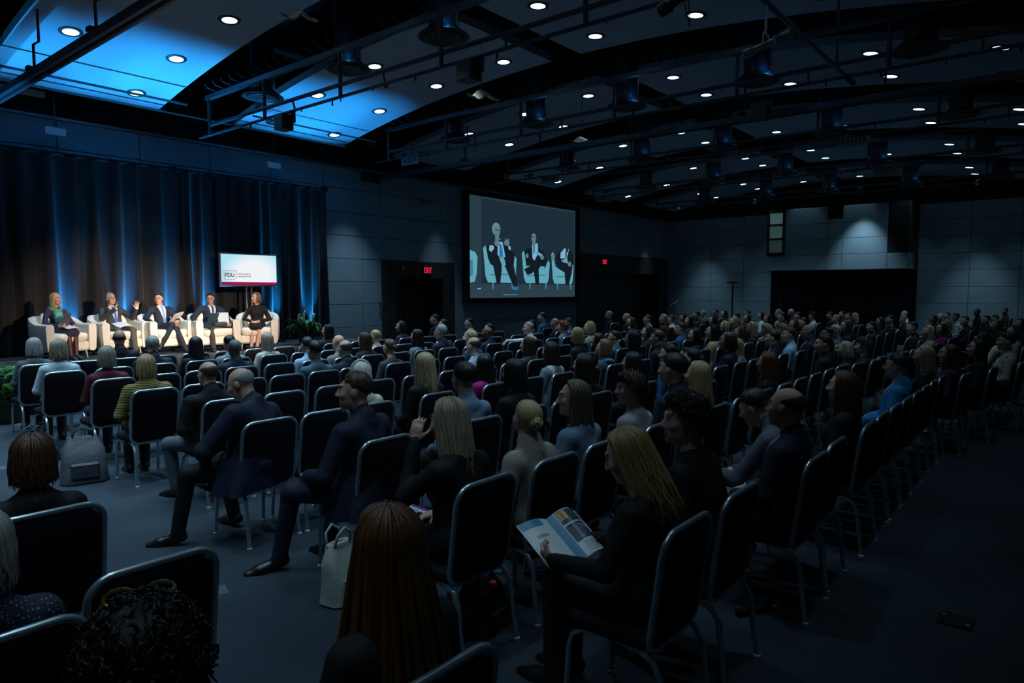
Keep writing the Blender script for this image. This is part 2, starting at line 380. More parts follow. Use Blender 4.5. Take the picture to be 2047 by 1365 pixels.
def phead(cu,cv,ru,rv,hm,look,skin=4):
    poly([(cu-ru*.45,cv+rv*.6),(cu+ru*.45,cv+rv*.6),(cu+ru*.5,cv+rv*1.35),(cu-ru*.5,cv+rv*1.35)],skin)
    ellp(cu-look*ru*.18,cv-rv*.18,ru*1.04,rv*.92,hm)
    poly([(cu+ru*x,cv+rv*y) for x,y in ((-.72,-.35),(-.3,-.62),(.3,-.62),(.72,-.35),(.80,.05),(.66,.55),(.30,.95),(-.30,.95),(-.66,.55),(-.80,.05))],skin)
    for q in (-1,1): poly([(cu+look*ru*.18+q*ru*.36-ru*.24,cv-rv*.10),(cu+look*ru*.18+q*ru*.36+ru*.24,cv-rv*.12),(cu+look*ru*.18+q*ru*.36+ru*.24,cv+rv*.02),(cu+look*ru*.18+q*ru*.36-ru*.24,cv+rv*.03)],9)
    poly([(cu+look*ru*.2-ru*.22,cv+rv*.52),(cu+look*ru*.2+ru*.22,cv+rv*.52),(cu+look*ru*.2+ru*.18,cv+rv*.58),(cu+look*ru*.2-ru*.18,cv+rv*.58)],10)
pic.mat(0).add([(pi[0],0,pi[2]),(pi[1],0,pi[2]),(pi[1],0,pi[3]),(pi[0],0,pi[3])],[(0,1,2,3)])
poly([(.1,.02),(.99,.02),(.99,.86),(.1,.86)],10)
poly([(0,.86),(1,.86),(1,1),(0,1)],11)
# chairs in the picture
def pchair(u0,u1,vt,vb,leg=True):
    w_=u1-u0
    poly([(u0,vt+.03),(u0+.02*1,vt),(u0+.10*w_,vt+.05),(u0+.16*w_,vt+.14),(u0+.25*w_,vb-.12),(u1-.25*w_,vb-.12),(u1-.16*w_,vt+.17),(u1-.06*w_,vt+.09),(u1,vt+.12),(u1-.01,vb-.05),(u1-.09*w_,vb),(u0+.14*w_,vb),(u0+.07*w_,vb-.06)],2)
    poly([(u0+.2*w_,vb-.19),(u1-.2*w_,vb-.19),(u1-.17*w_,vb-.09),(u0+.22*w_,vb-.08)],2)
    poly([(u0+.2*w_,vb-.085),(u1-.17*w_,vb-.095),(u1-.17*w_,vb-.082),(u0+.2*w_,vb-.07)],3)
    if leg:
        for q in (.28,.86): poly([(u0+q*w_-.007,vb),(u0+q*w_+.007,vb),(u0+q*w_+.006,vb+.065),(u0+q*w_-.006,vb+.065)],3)
poly([(0,.53),(.05,.55),(.068,.60),(.06,.76),(.045,.84),(0,.85)],2); poly([(0,.62),(.03,.63),(.03,.78),(0,.79)],3)
pchair(.112,.403,.475,.845); pchair(.45,.725,.50,.845); pchair(.74,.985,.49,.85)
# man one
poly([(.14,.49),(.20,.46),(.26,.455),(.34,.48),(.385,.545),(.375,.66),(.30,.67),(.18,.67),(.15,.60)],1)
poly([(.17,.60),(.26,.62),(.27,.70),(.255,.86),(.225,.86),(.20,.70)],1); poly([(.28,.63),(.37,.64),(.40,.80),(.41,.88),(.37,.88),(.32,.74)],1)
poly([(.235,.43),(.275,.43),(.30,.58),(.26,.60),(.232,.56)],5); poly([(.247,.455),(.268,.455),(.282,.575),(.262,.595),(.248,.57)],6)
poly([(.165,.475),(.195,.47),(.205,.50),(.18,.54),(.16,.52)],5); poly([(.325,.46),(.345,.47),(.35,.51),(.33,.50)],5)
poly([(.245,.59),(.285,.58),(.305,.66),(.275,.685)],8)
phead(.228,.318,.034,.070,7,1)
ellp(.228,.445,.022,.035,4); ellp(.312,.435,.024,.03,4)
for a in (0,1,2): poly([(.225+a*.012,.41),(.232+a*.012,.39),(.237+a*.012,.41)],4); poly([(.297+a*.013,.41),(.303+a*.013,.385),(.309+a*.013,.41)],4)
# man two
poly([(.47,.50),(.53,.46),(.60,.455),(.66,.50),(.69,.58),(.68,.66),(.49,.66)],1)
poly([(.56,.64),(.60,.55),(.66,.60),(.62,.68),(.53,.75),(.50,.76),(.47,.70)],1); poly([(.555,.66),(.61,.66),(.615,.86),(.58,.86)],1)
poly([(.545,.43),(.60,.41),(.605,.52),(.57,.60),(.55,.58)],5); poly([(.556,.44),(.573,.44),(.571,.51),(.563,.535),(.555,.51)],6)
poly([(.58,.52),(.60,.50),(.655,.535),(.63,.56)],8)
phead(.562,.352,.030,.068,9,-1)
ellp(.497,.555,.014,.025,4); ellp(.645,.565,.02,.022,4)
# man three
poly([(.78,.55),(.82,.49),(.86,.455),(.93,.455),(.97,.50),(.985,.62),(.94,.66),(.84,.66)],1)
poly([(.79,.60),(.90,.62),(.97,.64),(.96,.72),(.93,.86),(.89,.86),(.88,.72),(.80,.67)],1)
poly([(.835,.50),(.875,.445),(.93,.45),(.905,.55),(.835,.565)],5); poly([(.893,.46),(.905,.46),(.90,.55),(.888,.54)],1)
poly([(.84,.585),(.91,.55),(.915,.615),(.87,.605)],8)
phead(.908,.405,.027,.058,9,-1,10)
poly([(.745,.525),(.768,.505),(.775,.56),(.75,.60),(.738,.57)],4); ellp(.935,.62,.02,.03,4)
poly([(.36,.89),(.42,.885),(.405,.92),(.37,.92)],6); poly([(.06,.905),(.092,.90),(.09,.912),(.06,.915)],5); poly([(.28,.968),(.41,.968),(.41,.974),(.28,.974)],8)
pic.build('picture',SC,scr)
# ------------------------------------------------------------------ ceiling clouds, lamps, ducts, rigging
def arch(y): return 6.2-0.0153*(y-7.4)**2
M_cloud=mat('ceiling_cloud',(0.40,0.47,0.53),0.8,bump=.03,bscale=30)
M_cloudedge=mat('cloud_edge',(0.34,0.36,0.38),0.8)
colR=[1.2,5.64,10.08,14.58,19.17,23.88,28.45]
def cloud(xa,xb,ya,yb):
    n=18; top=[];bot=[]
    mb=MB(); P=[]
    for i in range(n+1):
        y=ya+(yb-ya)*i/n; z=arch(y); P.append([(xa,y,z),(xb,y,z)])
    mb.grid(P,n+1,2)
    mb.mat(1); P2=[[(x,y,z+.14) for x,y,z in r] for r in P]; mb.grid(P2,n+1,2)
    for k in (0,1): mb.grid([[P[i][k],P2[i][k]] for i in range(n+1)],n+1,2)
    for i in (0,n): mb.add([P[i][0],P[i][1],P2[i][1],P2[i][0]],[(0,1,2,3)])
    return mb.build('ceiling_cloud',[M_cloud,M_cloudedge],cl)
rowsY=[13.75,12.1,10.3,8.5,6.47,4.67,2.85,1.05]
M_lens=emis('lamp_lens',(0.62,0.90,1.0),3.0)
M_trim=mat('lamp_trim',(0.05,0.055,0.06),0.5,metal=.5)
trim_me=MB().lathe([(.113,-.012),(.160,-.012),(.168,-.002),(.165,.004)],24,cap=False).mesh('trim',M_trim,True)
lens_me=MB().lathe([(.118,-.008),(.10,-.003),(.02,-.003)],24).mesh('lens',M_lens,True)
lens_off=MB().lathe([(.118,-.008),(.10,-.003),(.02,-.003)],24).mesh('lens',mat('unlit_lens',(.25,.27,.28),.4),True)
DL={}
def down_lamp(x,y):
    # house lights dimmed by zone: the zone over the front seats stays highest
    z=(.25 if x>28 else {1.05:.22,2.85:.46}.get(y,.66))+1.6*math.exp(-((x-3.5)**2/45+(y-10.0)**2/28)); q=round(z*8)/8
    if q not in DL:
        dl=bpy.data.lights.new('downlight','SPOT'); dl.energy=DOWN_W*q; dl.color=COOL; dl.spot_size=R(70); dl.spot_blend=.55; dl.shadow_soft_size=.09; DL[q]=dl
    return DL[q]
SKIP=set()
for k,xR in enumerate(colR):
    xa,xb=xR-2.24,xR+.62
    cloud(xa,xb,7.82,14.3); cloud(xa,xb,.35,7.18)
    for c,x in enumerate((xR-1.6,xR)):
        for j,y in enumerate(rowsY):
            slope=-2*.0153*(y-7.4)
            t=empty('downlight',(x,y,arch(y)-.001)); t.rotation_euler=(math.atan(slope),0,0)
            tag(t,'round recessed downlight, %s lamp row from stage, %s lamp line from left'%(ordinal(j+1),ordinal(2*k+c+1)),'downlight','recessed downlights in the ceiling clouds')
            link('trim',trim_me,t); off=(c==0 and j in(0,5)); link('lens',lens_off if off else lens_me,t)
            if off: continue
            lo=bpy.data.objects.new('lamp',down_lamp(x,y)); C.objects.link(lo); lo.parent=t; lo.location=(0,0,-.03)
# ducts with round diffusers in the gaps between the cloud strips
gapX=[2.6,7.1,11.55,16.05,20.65,25.3]
M_duct=mat('duct_metal',(0.045,0.06,0.09),0.38,metal=.6,var=.15,vscale=2)
duct_me=MB().lathe([(.215,0),(.215,1.95)],22).mesh('duct',M_duct,True,40)
rimm=MB().lathe([(.20,.10),(.235,.05),(.36,-.03),(.375,-.05),(.36,-.06),(.30,-.045)],24,cap=False); rimm.mesh
rim_me=rimm.mesh('diffuser',mat('diffuser_metal',(0.06,0.065,0.07),.45,metal=.5),True)
cone_me=MB().lathe([(.30,-.045),(.22,-.075),(.20,-.05),(.13,-.085),(.11,-.06),(.03,-.09)],20).mesh('cones',MATS['diffuser_metal'],True)
added_puck_me=MB().lathe([(.035,0),(.035,.02),(.02,.03)],10).mesh('added_led_puck',M_trim)  # pucks and their lamps are added to give the duct bases a blue glow
added_puck_l=bpy.data.lights.new('added_puck_lamp','POINT'); added_puck_l.energy=.8; added_puck_l.color=(.06,.42,1.0); added_puck_l.shadow_soft_size=.02
for k,x in enumerate(gapX):
    for j,y in enumerate((11.85,9.3,7.1,4.5,2.1) if k<2 else (11.2,8.85,6.7,4.25,1.9)):
        z=(5.53,5.53,5.40,5.34,5.34,5.34)[k]
        t=empty('air_duct',(x,y,z)); tag(t,'dark vertical air duct with round diffuser, %s gap from left, %s from stage'%(ordinal(k+1),ordinal(j+1)),'duct','ceiling air ducts')
        if k>0 and j in(1,2,3):
            link('added_led_puck',added_puck_me,t,(-.16,-.24,.0))
            lo=bpy.data.objects.new('added_puck_lamp',added_puck_l); C.objects.link(lo); lo.parent=t; lo.location=(-.20,-.29,.07)
        link('duct_pipe',duct_me,t); link('diffuser',rim_me,t); link('diffuser_cones',cone_me,t)
# rigging rails along Y in every gap: cable tray with hooks, drop rods, twin pipes
M_pipe=mat('rig_pipe',(0.055,0.065,0.08),0.45,metal=.5)
M_tray=mat('cable_tray',(0.10,0.12,0.14),0.45,metal=.6)
railX=[x-.45 for x in gapX]
def railz(k,z): return 1.9+(z-1.9)*railX[k]/gapX[k] if k else z-.2
for k,x in enumerate(railX):
    t=empty('rigging_rail',(x,0,0)); tag(t,'twin-pipe rigging rail running to the stage wall, %s from left'%ordinal(k+1),'rail','ceiling rigging rails')
    zu,zl,zt=railz(k,5.27 if k<2 else 5.38),railz(k,5.10 if k<2 else 5.18),railz(k,5.83 if k<2 else 5.92); xo=0.0
    MB().tube([(xo,-1.5,zu),(xo,12.95,zu)],.033,8).build('upper_pipe',M_pipe,t,smooth=True,angle=50)
    MB().tube([(xo+.05,-1.5,zl),(xo+.05,13.5,zl)],.026,8).build('lower_pipe',M_pipe,t,smooth=True,angle=50)
    MB().box((xo-.03,-1.5,zt-.04),(xo+.05,13.1,zt+.04)).build('cable_tray',M_tray,t)
    hk=MB()
    y=-1.2
    while y<13.0:
        hk.tube([(xo+.02,y,zt+.04),(xo-.02,y,zt+.07),(xo-.16,y+.02,zt+.10),(xo-.20,y+.02,zt+.16)],.012,4); y+=.29
    o=hk.build('cable_hooks',M_tray,t); o['kind']='stuff'
    for y in (13.0,11.05,8.9,6.7,4.4,2.2,.0):
        MB().tube([(xo,y,zt),(xo,y,zl-.02)],.032,8).build('drop_rod',M_pipe,t,smooth=True,angle=50)
    for y in (12.2,7.9,3.3):
        MB().tube([(xo,y,zt),(xo,y,7.41)],.012,6).build('hanger_rod',M_pipe,t)
    for y in (12.2,10.2,7.9,5.6,3.3,1.1):
        MB().tube([(xo,y,zu),(xo+.05,y,zl)],.018,6).build('link_rod',M_pipe,t,smooth=True,angle=50)
    cl_=MB()
    for q in range(26):
        y=rng.uniform(-.5,13.2); cl_.tube([(xo+.05,y,zl),(xo+.05,y,zl-rng.uniform(.05,.10))],rng.choice((.009,.014)),5)
    o=cl_.build('hanging_clips',M_black,t); o['kind']='stuff'
# partition tracks
for x,lab in ((3.42,'broad dark partition track across the upper left corner'),(12.42,'flat partition track reaching the column panel beside the stage')):
    t=empty('partition_track',(x,0,4.99)); tag(t,lab,'track','ceiling partition tracks')
    MB().bbox((-.085,-1.6,-.06),(.085,14.95,.05),.008).build('beam',M_tray,t)
    MB().box((-.02,-1.6,-.072),(.02,14.95,-.058)).build('slot',M_black,t)
    for y in (14.0,11.7,9.4,7.1,4.8,2.5):
        MB().tube([(0,y,.04),(0,y,.42),(.07,y,.48),(.07,y,1.2)],.020,6).build('hanger',M_pipe,t,smooth=True,angle=50)
        MB().cbox((0,y,.075),(.2,.12,.05)).build('clamp',M_black,t)
# pipes that run along the stage end
for nm,y,z,xa,xb,lab in (('batten_pipe',14.02,5.41,1.5,10.6,'thin batten pipe along the stage end of the ceiling'),('batten_pipe',13.15,5.40,1.5,6.3,'batten pipe passing below the first blue ceiling cloud'),('batten_pipe',13.25,5.48,7.7,10.9,'batten pipe passing below the second blue ceiling cloud')):
    o=MB().tube([(xa,y,z),(xb,y,z)],.022 if z<5.415 else .018,6).build(nm,M_tray,smooth=True,angle=50); tag(o,lab,'pipe')
# ceiling loudspeaker boxes clamped to the rails
for x,y,lab in ((railX[0]+.06,11.2,'boxy dark loudspeaker hanging in the upper left corner'),(railX[1]+.05,10.5,'boxy dark loudspeaker hanging below the second blue cloud'),(railX[1]+.05,6.2,'dark lamp housing below the largest diffuser'),(railX[2]+.05,4.0,'dark lamp housing below the middle diffuser')):
    t=empty('ceiling_loudspeaker',(x,y,4.74)); tag(t,lab,'loudspeaker')
    MB().bbox((-.13,-.10,-.13),(.10,.16,.13),.015).build('cabinet',mat('cabinet_grey',(.07,.08,.09),.6),t)
    MB().bbox((.06,-.12,.0),(.13,-.02,.20),.01).build('yoke',M_pipe,t)
    MB().bbox((-.10,-.105,-.10),(.07,-.098,.10),.006).build('grille',M_black,t)
# pale plates with slots and paper baffles hanging from the ceiling
M_plate=mat('slot_plate',(0.14,0.16,0.17),.6)
for k,y,lab in ((2,12.3,'small slotted plate lit blue below the third cloud'),(3,11.5,'slotted plate on the rail before the projection screen'),(3,3.7,'slotted plate near the upper right, before a diffuser'),(4,4.0,'slotted plate on the fifth rail at right'),(4,12.6,'slotted plate near the room corner')):
    t=empty('slotted_plate',(railX[k]+.05,y,railz(k,5.18)-.085)); tag(t,lab,'plate')
    MB().bbox((-.01,-.30,-.11),(.01,.30,.11),.004).build('plate',M_plate,t)
    for q in range(6): MB().box((-.013,-.22+q*.08,-.05),(.013,-.19+q*.08,.05)).build('slot',M_black,t)
M_paper=mat('beige_baffle',(.42,.38,.28),.8)
for x,y,z,lab in ((8.9,8.0,5.25,'crumpled beige baffle on a cord before a duct'),(5.9,8.9,5.9,'beige vent cover at the top edge left of a duct'),(12.42,8.3,5.1,'pale cloth baffle near the middle track')):
    t=empty('hanging_baffle',(x,y,z)); tag(t,lab,'baffle')
    mb=MB(); P=[]
    for i in range(9):
        u=-.26+i*.065; P.append([(u*.75,-u*.66+v*.1,.05*math.cos(i*1.3)+v*.05-.15*abs(u)) for v in (-1,-.3,.4,1)])
    mb.grid(P,9,4); mb.grid([[(a,b_,c_-.02) for a,b_,c_ in r] for r in P],9,4); mb.build('sheet',M_paper,t,smooth=True)
    if z<5.8: MB().tube([(0,0,.05),(0,0,arch(y)-z)],.006,5).build('cord',M_tray,t)
# pendant plates near the stage wall
for x,lab in ((4.55,'small pendant plate on a rod above the left part of the stage curtain'),(9.0,'small pendant plate on a rod above the right part of the stage curtain')):
    t=empty('pendant_plate',(x,14.62,0)); tag(t,lab,'pendant')
    MB().tube([(0,0,7.41),(0,0,4.86)],.012,6).build('rod',M_tray,t)
    MB().lathe([(.06,5.62),(.06,5.66)],12).build('rose',M_tray,t)
    MB().bbox((-.17,-.02,4.74),(.17,.02,4.88),.006).build('plate',mat('pendant_white',(.55,.58,.6),.5),t)
o=tag(MB().bbox((3.35,14.72,5.42),(4.45,14.86,5.52),.01).build('strip_fixture',mat('pendant_white',(.55,.58,.6),.5)),'white strip fixture at the top of the stage wall, far left','fixture')
# added lamps near the wall heads, placed to form light pools on the walls
def added_washer(x,y,aim,wt,ang,lab):
    t=empty('added_wall_washer',(x,y,5.5)); tag(t,lab,'added wall lamp')
    MB().lathe([(.10,0),(.12,-.02),(.12,.16),(.02,.2)],16).build('housing',M_trim,t,smooth=True,angle=40)
    l=spot('added_washer_lamp',(x,y,5.46),aim,wt,COOL,ang,.85,.06)
    l.parent=t; l.matrix_parent_inverse=Matrix.Translation((x,y,5.5)).inverted()
added_washer(28.55,12.9,(28.80,12.9,0),ADDED_WASH_W,54,'added wall lamp over the far wall left of the booth')
added_washer(14.6,14.15,(14.6,14.45,0),ADDED_WASH_W*.55,44,'added wall lamp over the exit door')
added_washer(27.6,14.1,(27.6,14.4,0),ADDED_WASH_W*.8,46,'added wall lamp over the wide doorway')
added_washer(11.25,13.75,(11.25,14.2,0),ADDED_WASH_W*1.1,60,'added wall lamp between curtain end and exit door')
added_washer(28.55,10.5,(28.80,10.5,0),ADDED_WASH_W*.7,46,'added wall lamp beside the left edge of the booth')
added_washer(28.5,2.7,(28.8,2.7,0),ADDED_WASH_W,56,'added wall lamp over the far wall right of the booth')
added_washer(27.9,6.3,(28.3,6.3,0),ADDED_WASH_W*1.1,70,'added wall lamp above the booth front')
# ------------------------------------------------------------------ people: one continuous surface per body, from a smooth distance field
SKIN,TOP,BOT,SHOE,SHIRT,TIE,LIP,EYE,WHITE,LEG,LINER=range(11)
def axis_coords(lo,hi,coarse,fine,ivs):
    xs=[lo]
    while xs[-1]<hi:
        x=xs[-1]; st=fine if any(a-coarse<=x<=b for a,b in ivs) else coarse
        xs.append(x+st)
    return np.array(xs,dtype=np.float32)
class Field:
    def __init__(s,lo,hi,coarse,fine,boxes):
        s.ax=[axis_coords(lo[i],hi[i],coarse,fine,[(b[0][i],b[1][i]) for b in boxes]) for i in range(3)]
        sh=tuple(len(a) for a in s.ax)
        s.D=np.full(sh,0.3,dtype=np.float32); s.B=np.full(sh,9.0,dtype=np.float32); s.ID=np.zeros(sh,dtype=np.int8)
    def region(s,lo,hi):
        sl=[]
        for i in range(3):
            a=np.searchsorted(s.ax[i],lo[i]); b=np.searchsorted(s.ax[i],hi[i]); sl.append(slice(max(0,a-1),min(len(s.ax[i]),b+1)))
        if any(q.stop<=q.start for q in sl): return None,None
        P=np.meshgrid(s.ax[0][sl[0]],s.ax[1][sl[1]],s.ax[2][sl[2]],indexing='ij',sparse=True)
        return tuple(sl),P
    def put(s,sl,d,rid,k,bias=0.0,sub=False):
        D=s.D[sl]
        if sub:
            h=np.clip(.5-.5*(D+d)/k,0,1); s.D[sl]=D*(1-h)+(-d)*h+k*h*(1-h); return
        h=np.clip(.5+.5*(D-d)/k,0,1); s.D[sl]=D*(1-h)+d*h-k*h*(1-h)
        dd=d-bias; m=dd<s.B[sl]; s.B[sl]=np.where(m,dd,s.B[sl]); s.ID[sl]=np.where(m,rid,s.ID[sl])
    def cone(s,a,b,ra,rb,rid,k=.02,bias=0.0,flat=None):
        a=np.array(a,dtype=np.float32); b=np.array(b,dtype=np.float32); r=max(ra,rb)+k+.05
        sl,P=s.region(np.minimum(a,b)-r,np.maximum(a,b)+r)
        if sl is None: return
        ab=b-a; L=float(ab@ab)+1e-9
        q=[P[i]-a[i] for i in range(3)]
        t=np.clip((q[0]*ab[0]+q[1]*ab[1]+q[2]*ab[2])/L,0,1)
        e=[q[i]-t*ab[i] for i in range(3)]
        if flat is not None:
            n=np.array(flat[0],dtype=np.float32); n/=np.linalg.norm(n); dn=e[0]*n[0]+e[1]*n[1]+e[2]*n[2]; f=flat[1]
            d=np.sqrt(np.maximum(e[0]**2+e[1]**2+e[2]**2-dn**2,0)+(dn*f)**2)-(ra+(rb-ra)*t)
        else: d=np.sqrt(e[0]**2+e[1]**2+e[2]**2)-(ra+(rb-ra)*t)
        s.put(sl,d,rid,k,bias)
    def ell(s,c,r,rid,k=.02,M=None,bias=0.0,sub=False):
        c=np.array(c,dtype=np.float32); R_=max(r)+k+.05
        sl,P=s.region(c-R_,c+R_)
        if sl is None: return
        q=[P[i]-c[i] for i in range(3)]
        if M is not None:   # columns are the local axes
            q=[q[0]*M[0,i]+q[1]*M[1,i]+q[2]*M[2,i] for i in range(3)]
        k0=np.sqrt((q[0]/r[0])**2+(q[1]/r[1])**2+(q[2]/r[2])**2); k1=np.sqrt((q[0]/r[0]**2)**2+(q[1]/r[1]**2)**2+(q[2]/r[2]**2)**2)+1e-6
        s.put(sl,k0*(k0-1)/k1,rid,k,bias,sub)
    def nets(s):
        D=s.D; ins=D<0; n=[len(a) for a in s.ax]
        cnt=np.zeros((n[0]-1,n[1]-1,n[2]-1),dtype=np.int8)
        for dx in (0,1):
            for dy in (0,1):
                for dz in (0,1): cnt+=ins[dx:n[0]-1+dx,dy:n[1]-1+dy,dz:n[2]-1+dz]
        act=np.argwhere((cnt>0)&(cnt<8)); N=len(act)
        vid=np.full(cnt.shape,-1,dtype=np.int64); vid[act[:,0],act[:,1],act[:,2]]=np.arange(N)
        acc=np.zeros((N,3)); num=np.zeros(N)
        cor=[(0,0,0),(1,0,0),(0,1,0),(1,1,0),(0,0,1),(1,0,1),(0,1,1),(1,1,1)]
        edges=[(0,1),(2,3),(4,5),(6,7),(0,2),(1,3),(4,6),(5,7),(0,4),(1,5),(2,6),(3,7)]
        val=[];pos=[]
        for c in cor:
            i=act+np.array(c); val.append(D[i[:,0],i[:,1],i[:,2]]); pos.append(np.stack([s.ax[k][i[:,k]] for k in range(3)],1))
        for a,b in edges:
            m=(val[a]<0)!=(val[b]<0); t=val[a][m]/(val[a][m]-val[b][m])
            acc[m]+=pos[a][m]+t[:,None]*(pos[b][m]-pos[a][m]); num[m]+=1
        V=acc/num[:,None]
        F=[]
        for ax in range(3):
            o=[(ax+1)%3,(ax+2)%3]
            a=[slice(None)]*3; b=[slice(None)]*3; a[ax]=slice(0,n[ax]-1); b[ax]=slice(1,n[ax])
            ch=ins[tuple(a)]!=ins[tuple(b)]
            e=np.argwhere(ch)
            e=e[(e[:,o[0]]>0)&(e[:,o[1]]>0)&(e[:,o[0]]<n[o[0]]-1)&(e[:,o[1]]<n[o[1]]-1)]
            if len(e)==0: continue
            fl=ins[tuple(a)][e[:,0],e[:,1],e[:,2]]
            def cell(du,dv):
                q=e.copy(); q[:,o[0]]+=du; q[:,o[1]]+=dv; return vid[q[:,0],q[:,1],q[:,2]]
            quad=np.stack([cell(-1,-1),cell(0,-1),cell(0,0),cell(-1,0)],1)
            quad[~fl]=quad[~fl][:,::-1]
            F.append(quad)
        F=np.concatenate(F); F=F[(F>=0).all(1)]
        # light smoothing
        nb=np.zeros((N,3)); nc=np.zeros(N)
        for i in range(4):
            a,b=F[:,i],F[:,(i+1)%4]; np.add.at(nb,a,V[b]); np.add.at(nc,a,1); np.add.at(nb,b,V[a]); np.add.at(nc,b,1)
        V=V*.55+.45*nb/np.maximum(nc,1)[:,None]
        ctr=V[F].mean(1)
        ii=[np.clip(np.searchsorted(s.ax[k],ctr[:,k])-1,0,n[k]-1) for k in range(3)]
        rid=s.ID[ii[0],ii[1],ii[2]].astype(np.int32)
        return V,F,ctr,rid
def np_mesh(name,V,F,mi=None,nm=0,uv=None):
    me=bpy.data.meshes.new(name); nf=len(F); k=F.shape[1]
    me.vertices.add(len(V)); me.vertices.foreach_set('co',np.asarray(V,dtype=np.float32).ravel())
    me.loops.add(nf*k); me.loops.foreach_set('vertex_index',np.asarray(F,dtype=np.int32).ravel())
    me.polygons.add(nf); me.polygons.foreach_set('loop_start',np.arange(0,nf*k,k,dtype=np.int32)); me.polygons.foreach_set('loop_total',np.full(nf,k,dtype=np.int32))
    for _ in range(nm): me.materials.append(None)
    if mi is not None: me.polygons.foreach_set('material_index',np.asarray(mi,dtype=np.int32))
    me.polygons.foreach_set('use_smooth',np.ones(nf,dtype=bool))
    if uv is not None:
        l=me.uv_layers.new(name='UVMap'); l.data.foreach_set('uv',np.asarray(uv[np.asarray(F).ravel()],dtype=np.float32).ravel())
    me.update(calc_edges=True); return me
def rotz(a): c,s=math.cos(a),math.sin(a); return np.array([[c,-s,0],[s,c,0],[0,0,1.]])
def rotx(a): c,s=math.cos(a),math.sin(a); return np.array([[1.,0,0],[0,c,-s],[0,s,c]])
def roty(a): c,s=math.cos(a),math.sin(a); return np.array([[c,0,s],[0,1.,0],[-s,0,c]])
def unit(v): v=np.array(v,dtype=float); return v/(np.linalg.norm(v)+1e-9)
def hand(F,wrist,d,pn,side,curl=.5,spread=.12,sc_=1.0,k=.006):
    """palm + four two-jointed fingers + thumb. d: wrist to knuckles, pn: out of the palm, side: +1 thumb towards cross(d,pn)"""
    d=unit(d); pn=unit(np.array(pn)-np.dot(pn,d)*d); x=np.cross(d,pn)*side; w=np.array(wrist,dtype=float)
    M=np.stack([x,d,pn],1)
    F.ell(w+d*.045*sc_,(.042*sc_,.052*sc_,.017*sc_),SKIN,k*2,M)
    for i,(o,l) in enumerate(((.030,.072),(.010,.080),(-.010,.075),(-.029,.058))):
        a=w+d*.082*sc_+x*o*sc_; dirn=unit(d+x*(o*spread*30*.3)); c1=curl*.9; c2=curl*1.9
        p1=a+(dirn*math.cos(c1)+pn*math.sin(c1))*l*.5*sc_; p2=p1+(dirn*math.cos(c2)+pn*math.sin(c2))*l*.5*sc_
        F.cone(a-d*.015,p1,.0095*sc_,.0085*sc_,SKIN,k); F.cone(p1,p2,.0085*sc_,.0065*sc_,SKIN,k)
    t0=w+d*.025*sc_+x*.030*sc_; t1=t0+unit(x*.8+d*.75+pn*.35)*.042*sc_; t2=t1+unit(d*.9+x*.35+pn*.45*(1+curl))*.032*sc_
    F.cone(t0,t1,.013*sc_,.0105*sc_,SKIN,k); F.cone(t1,t2,.0105*sc_,.008*sc_,SKIN,k)
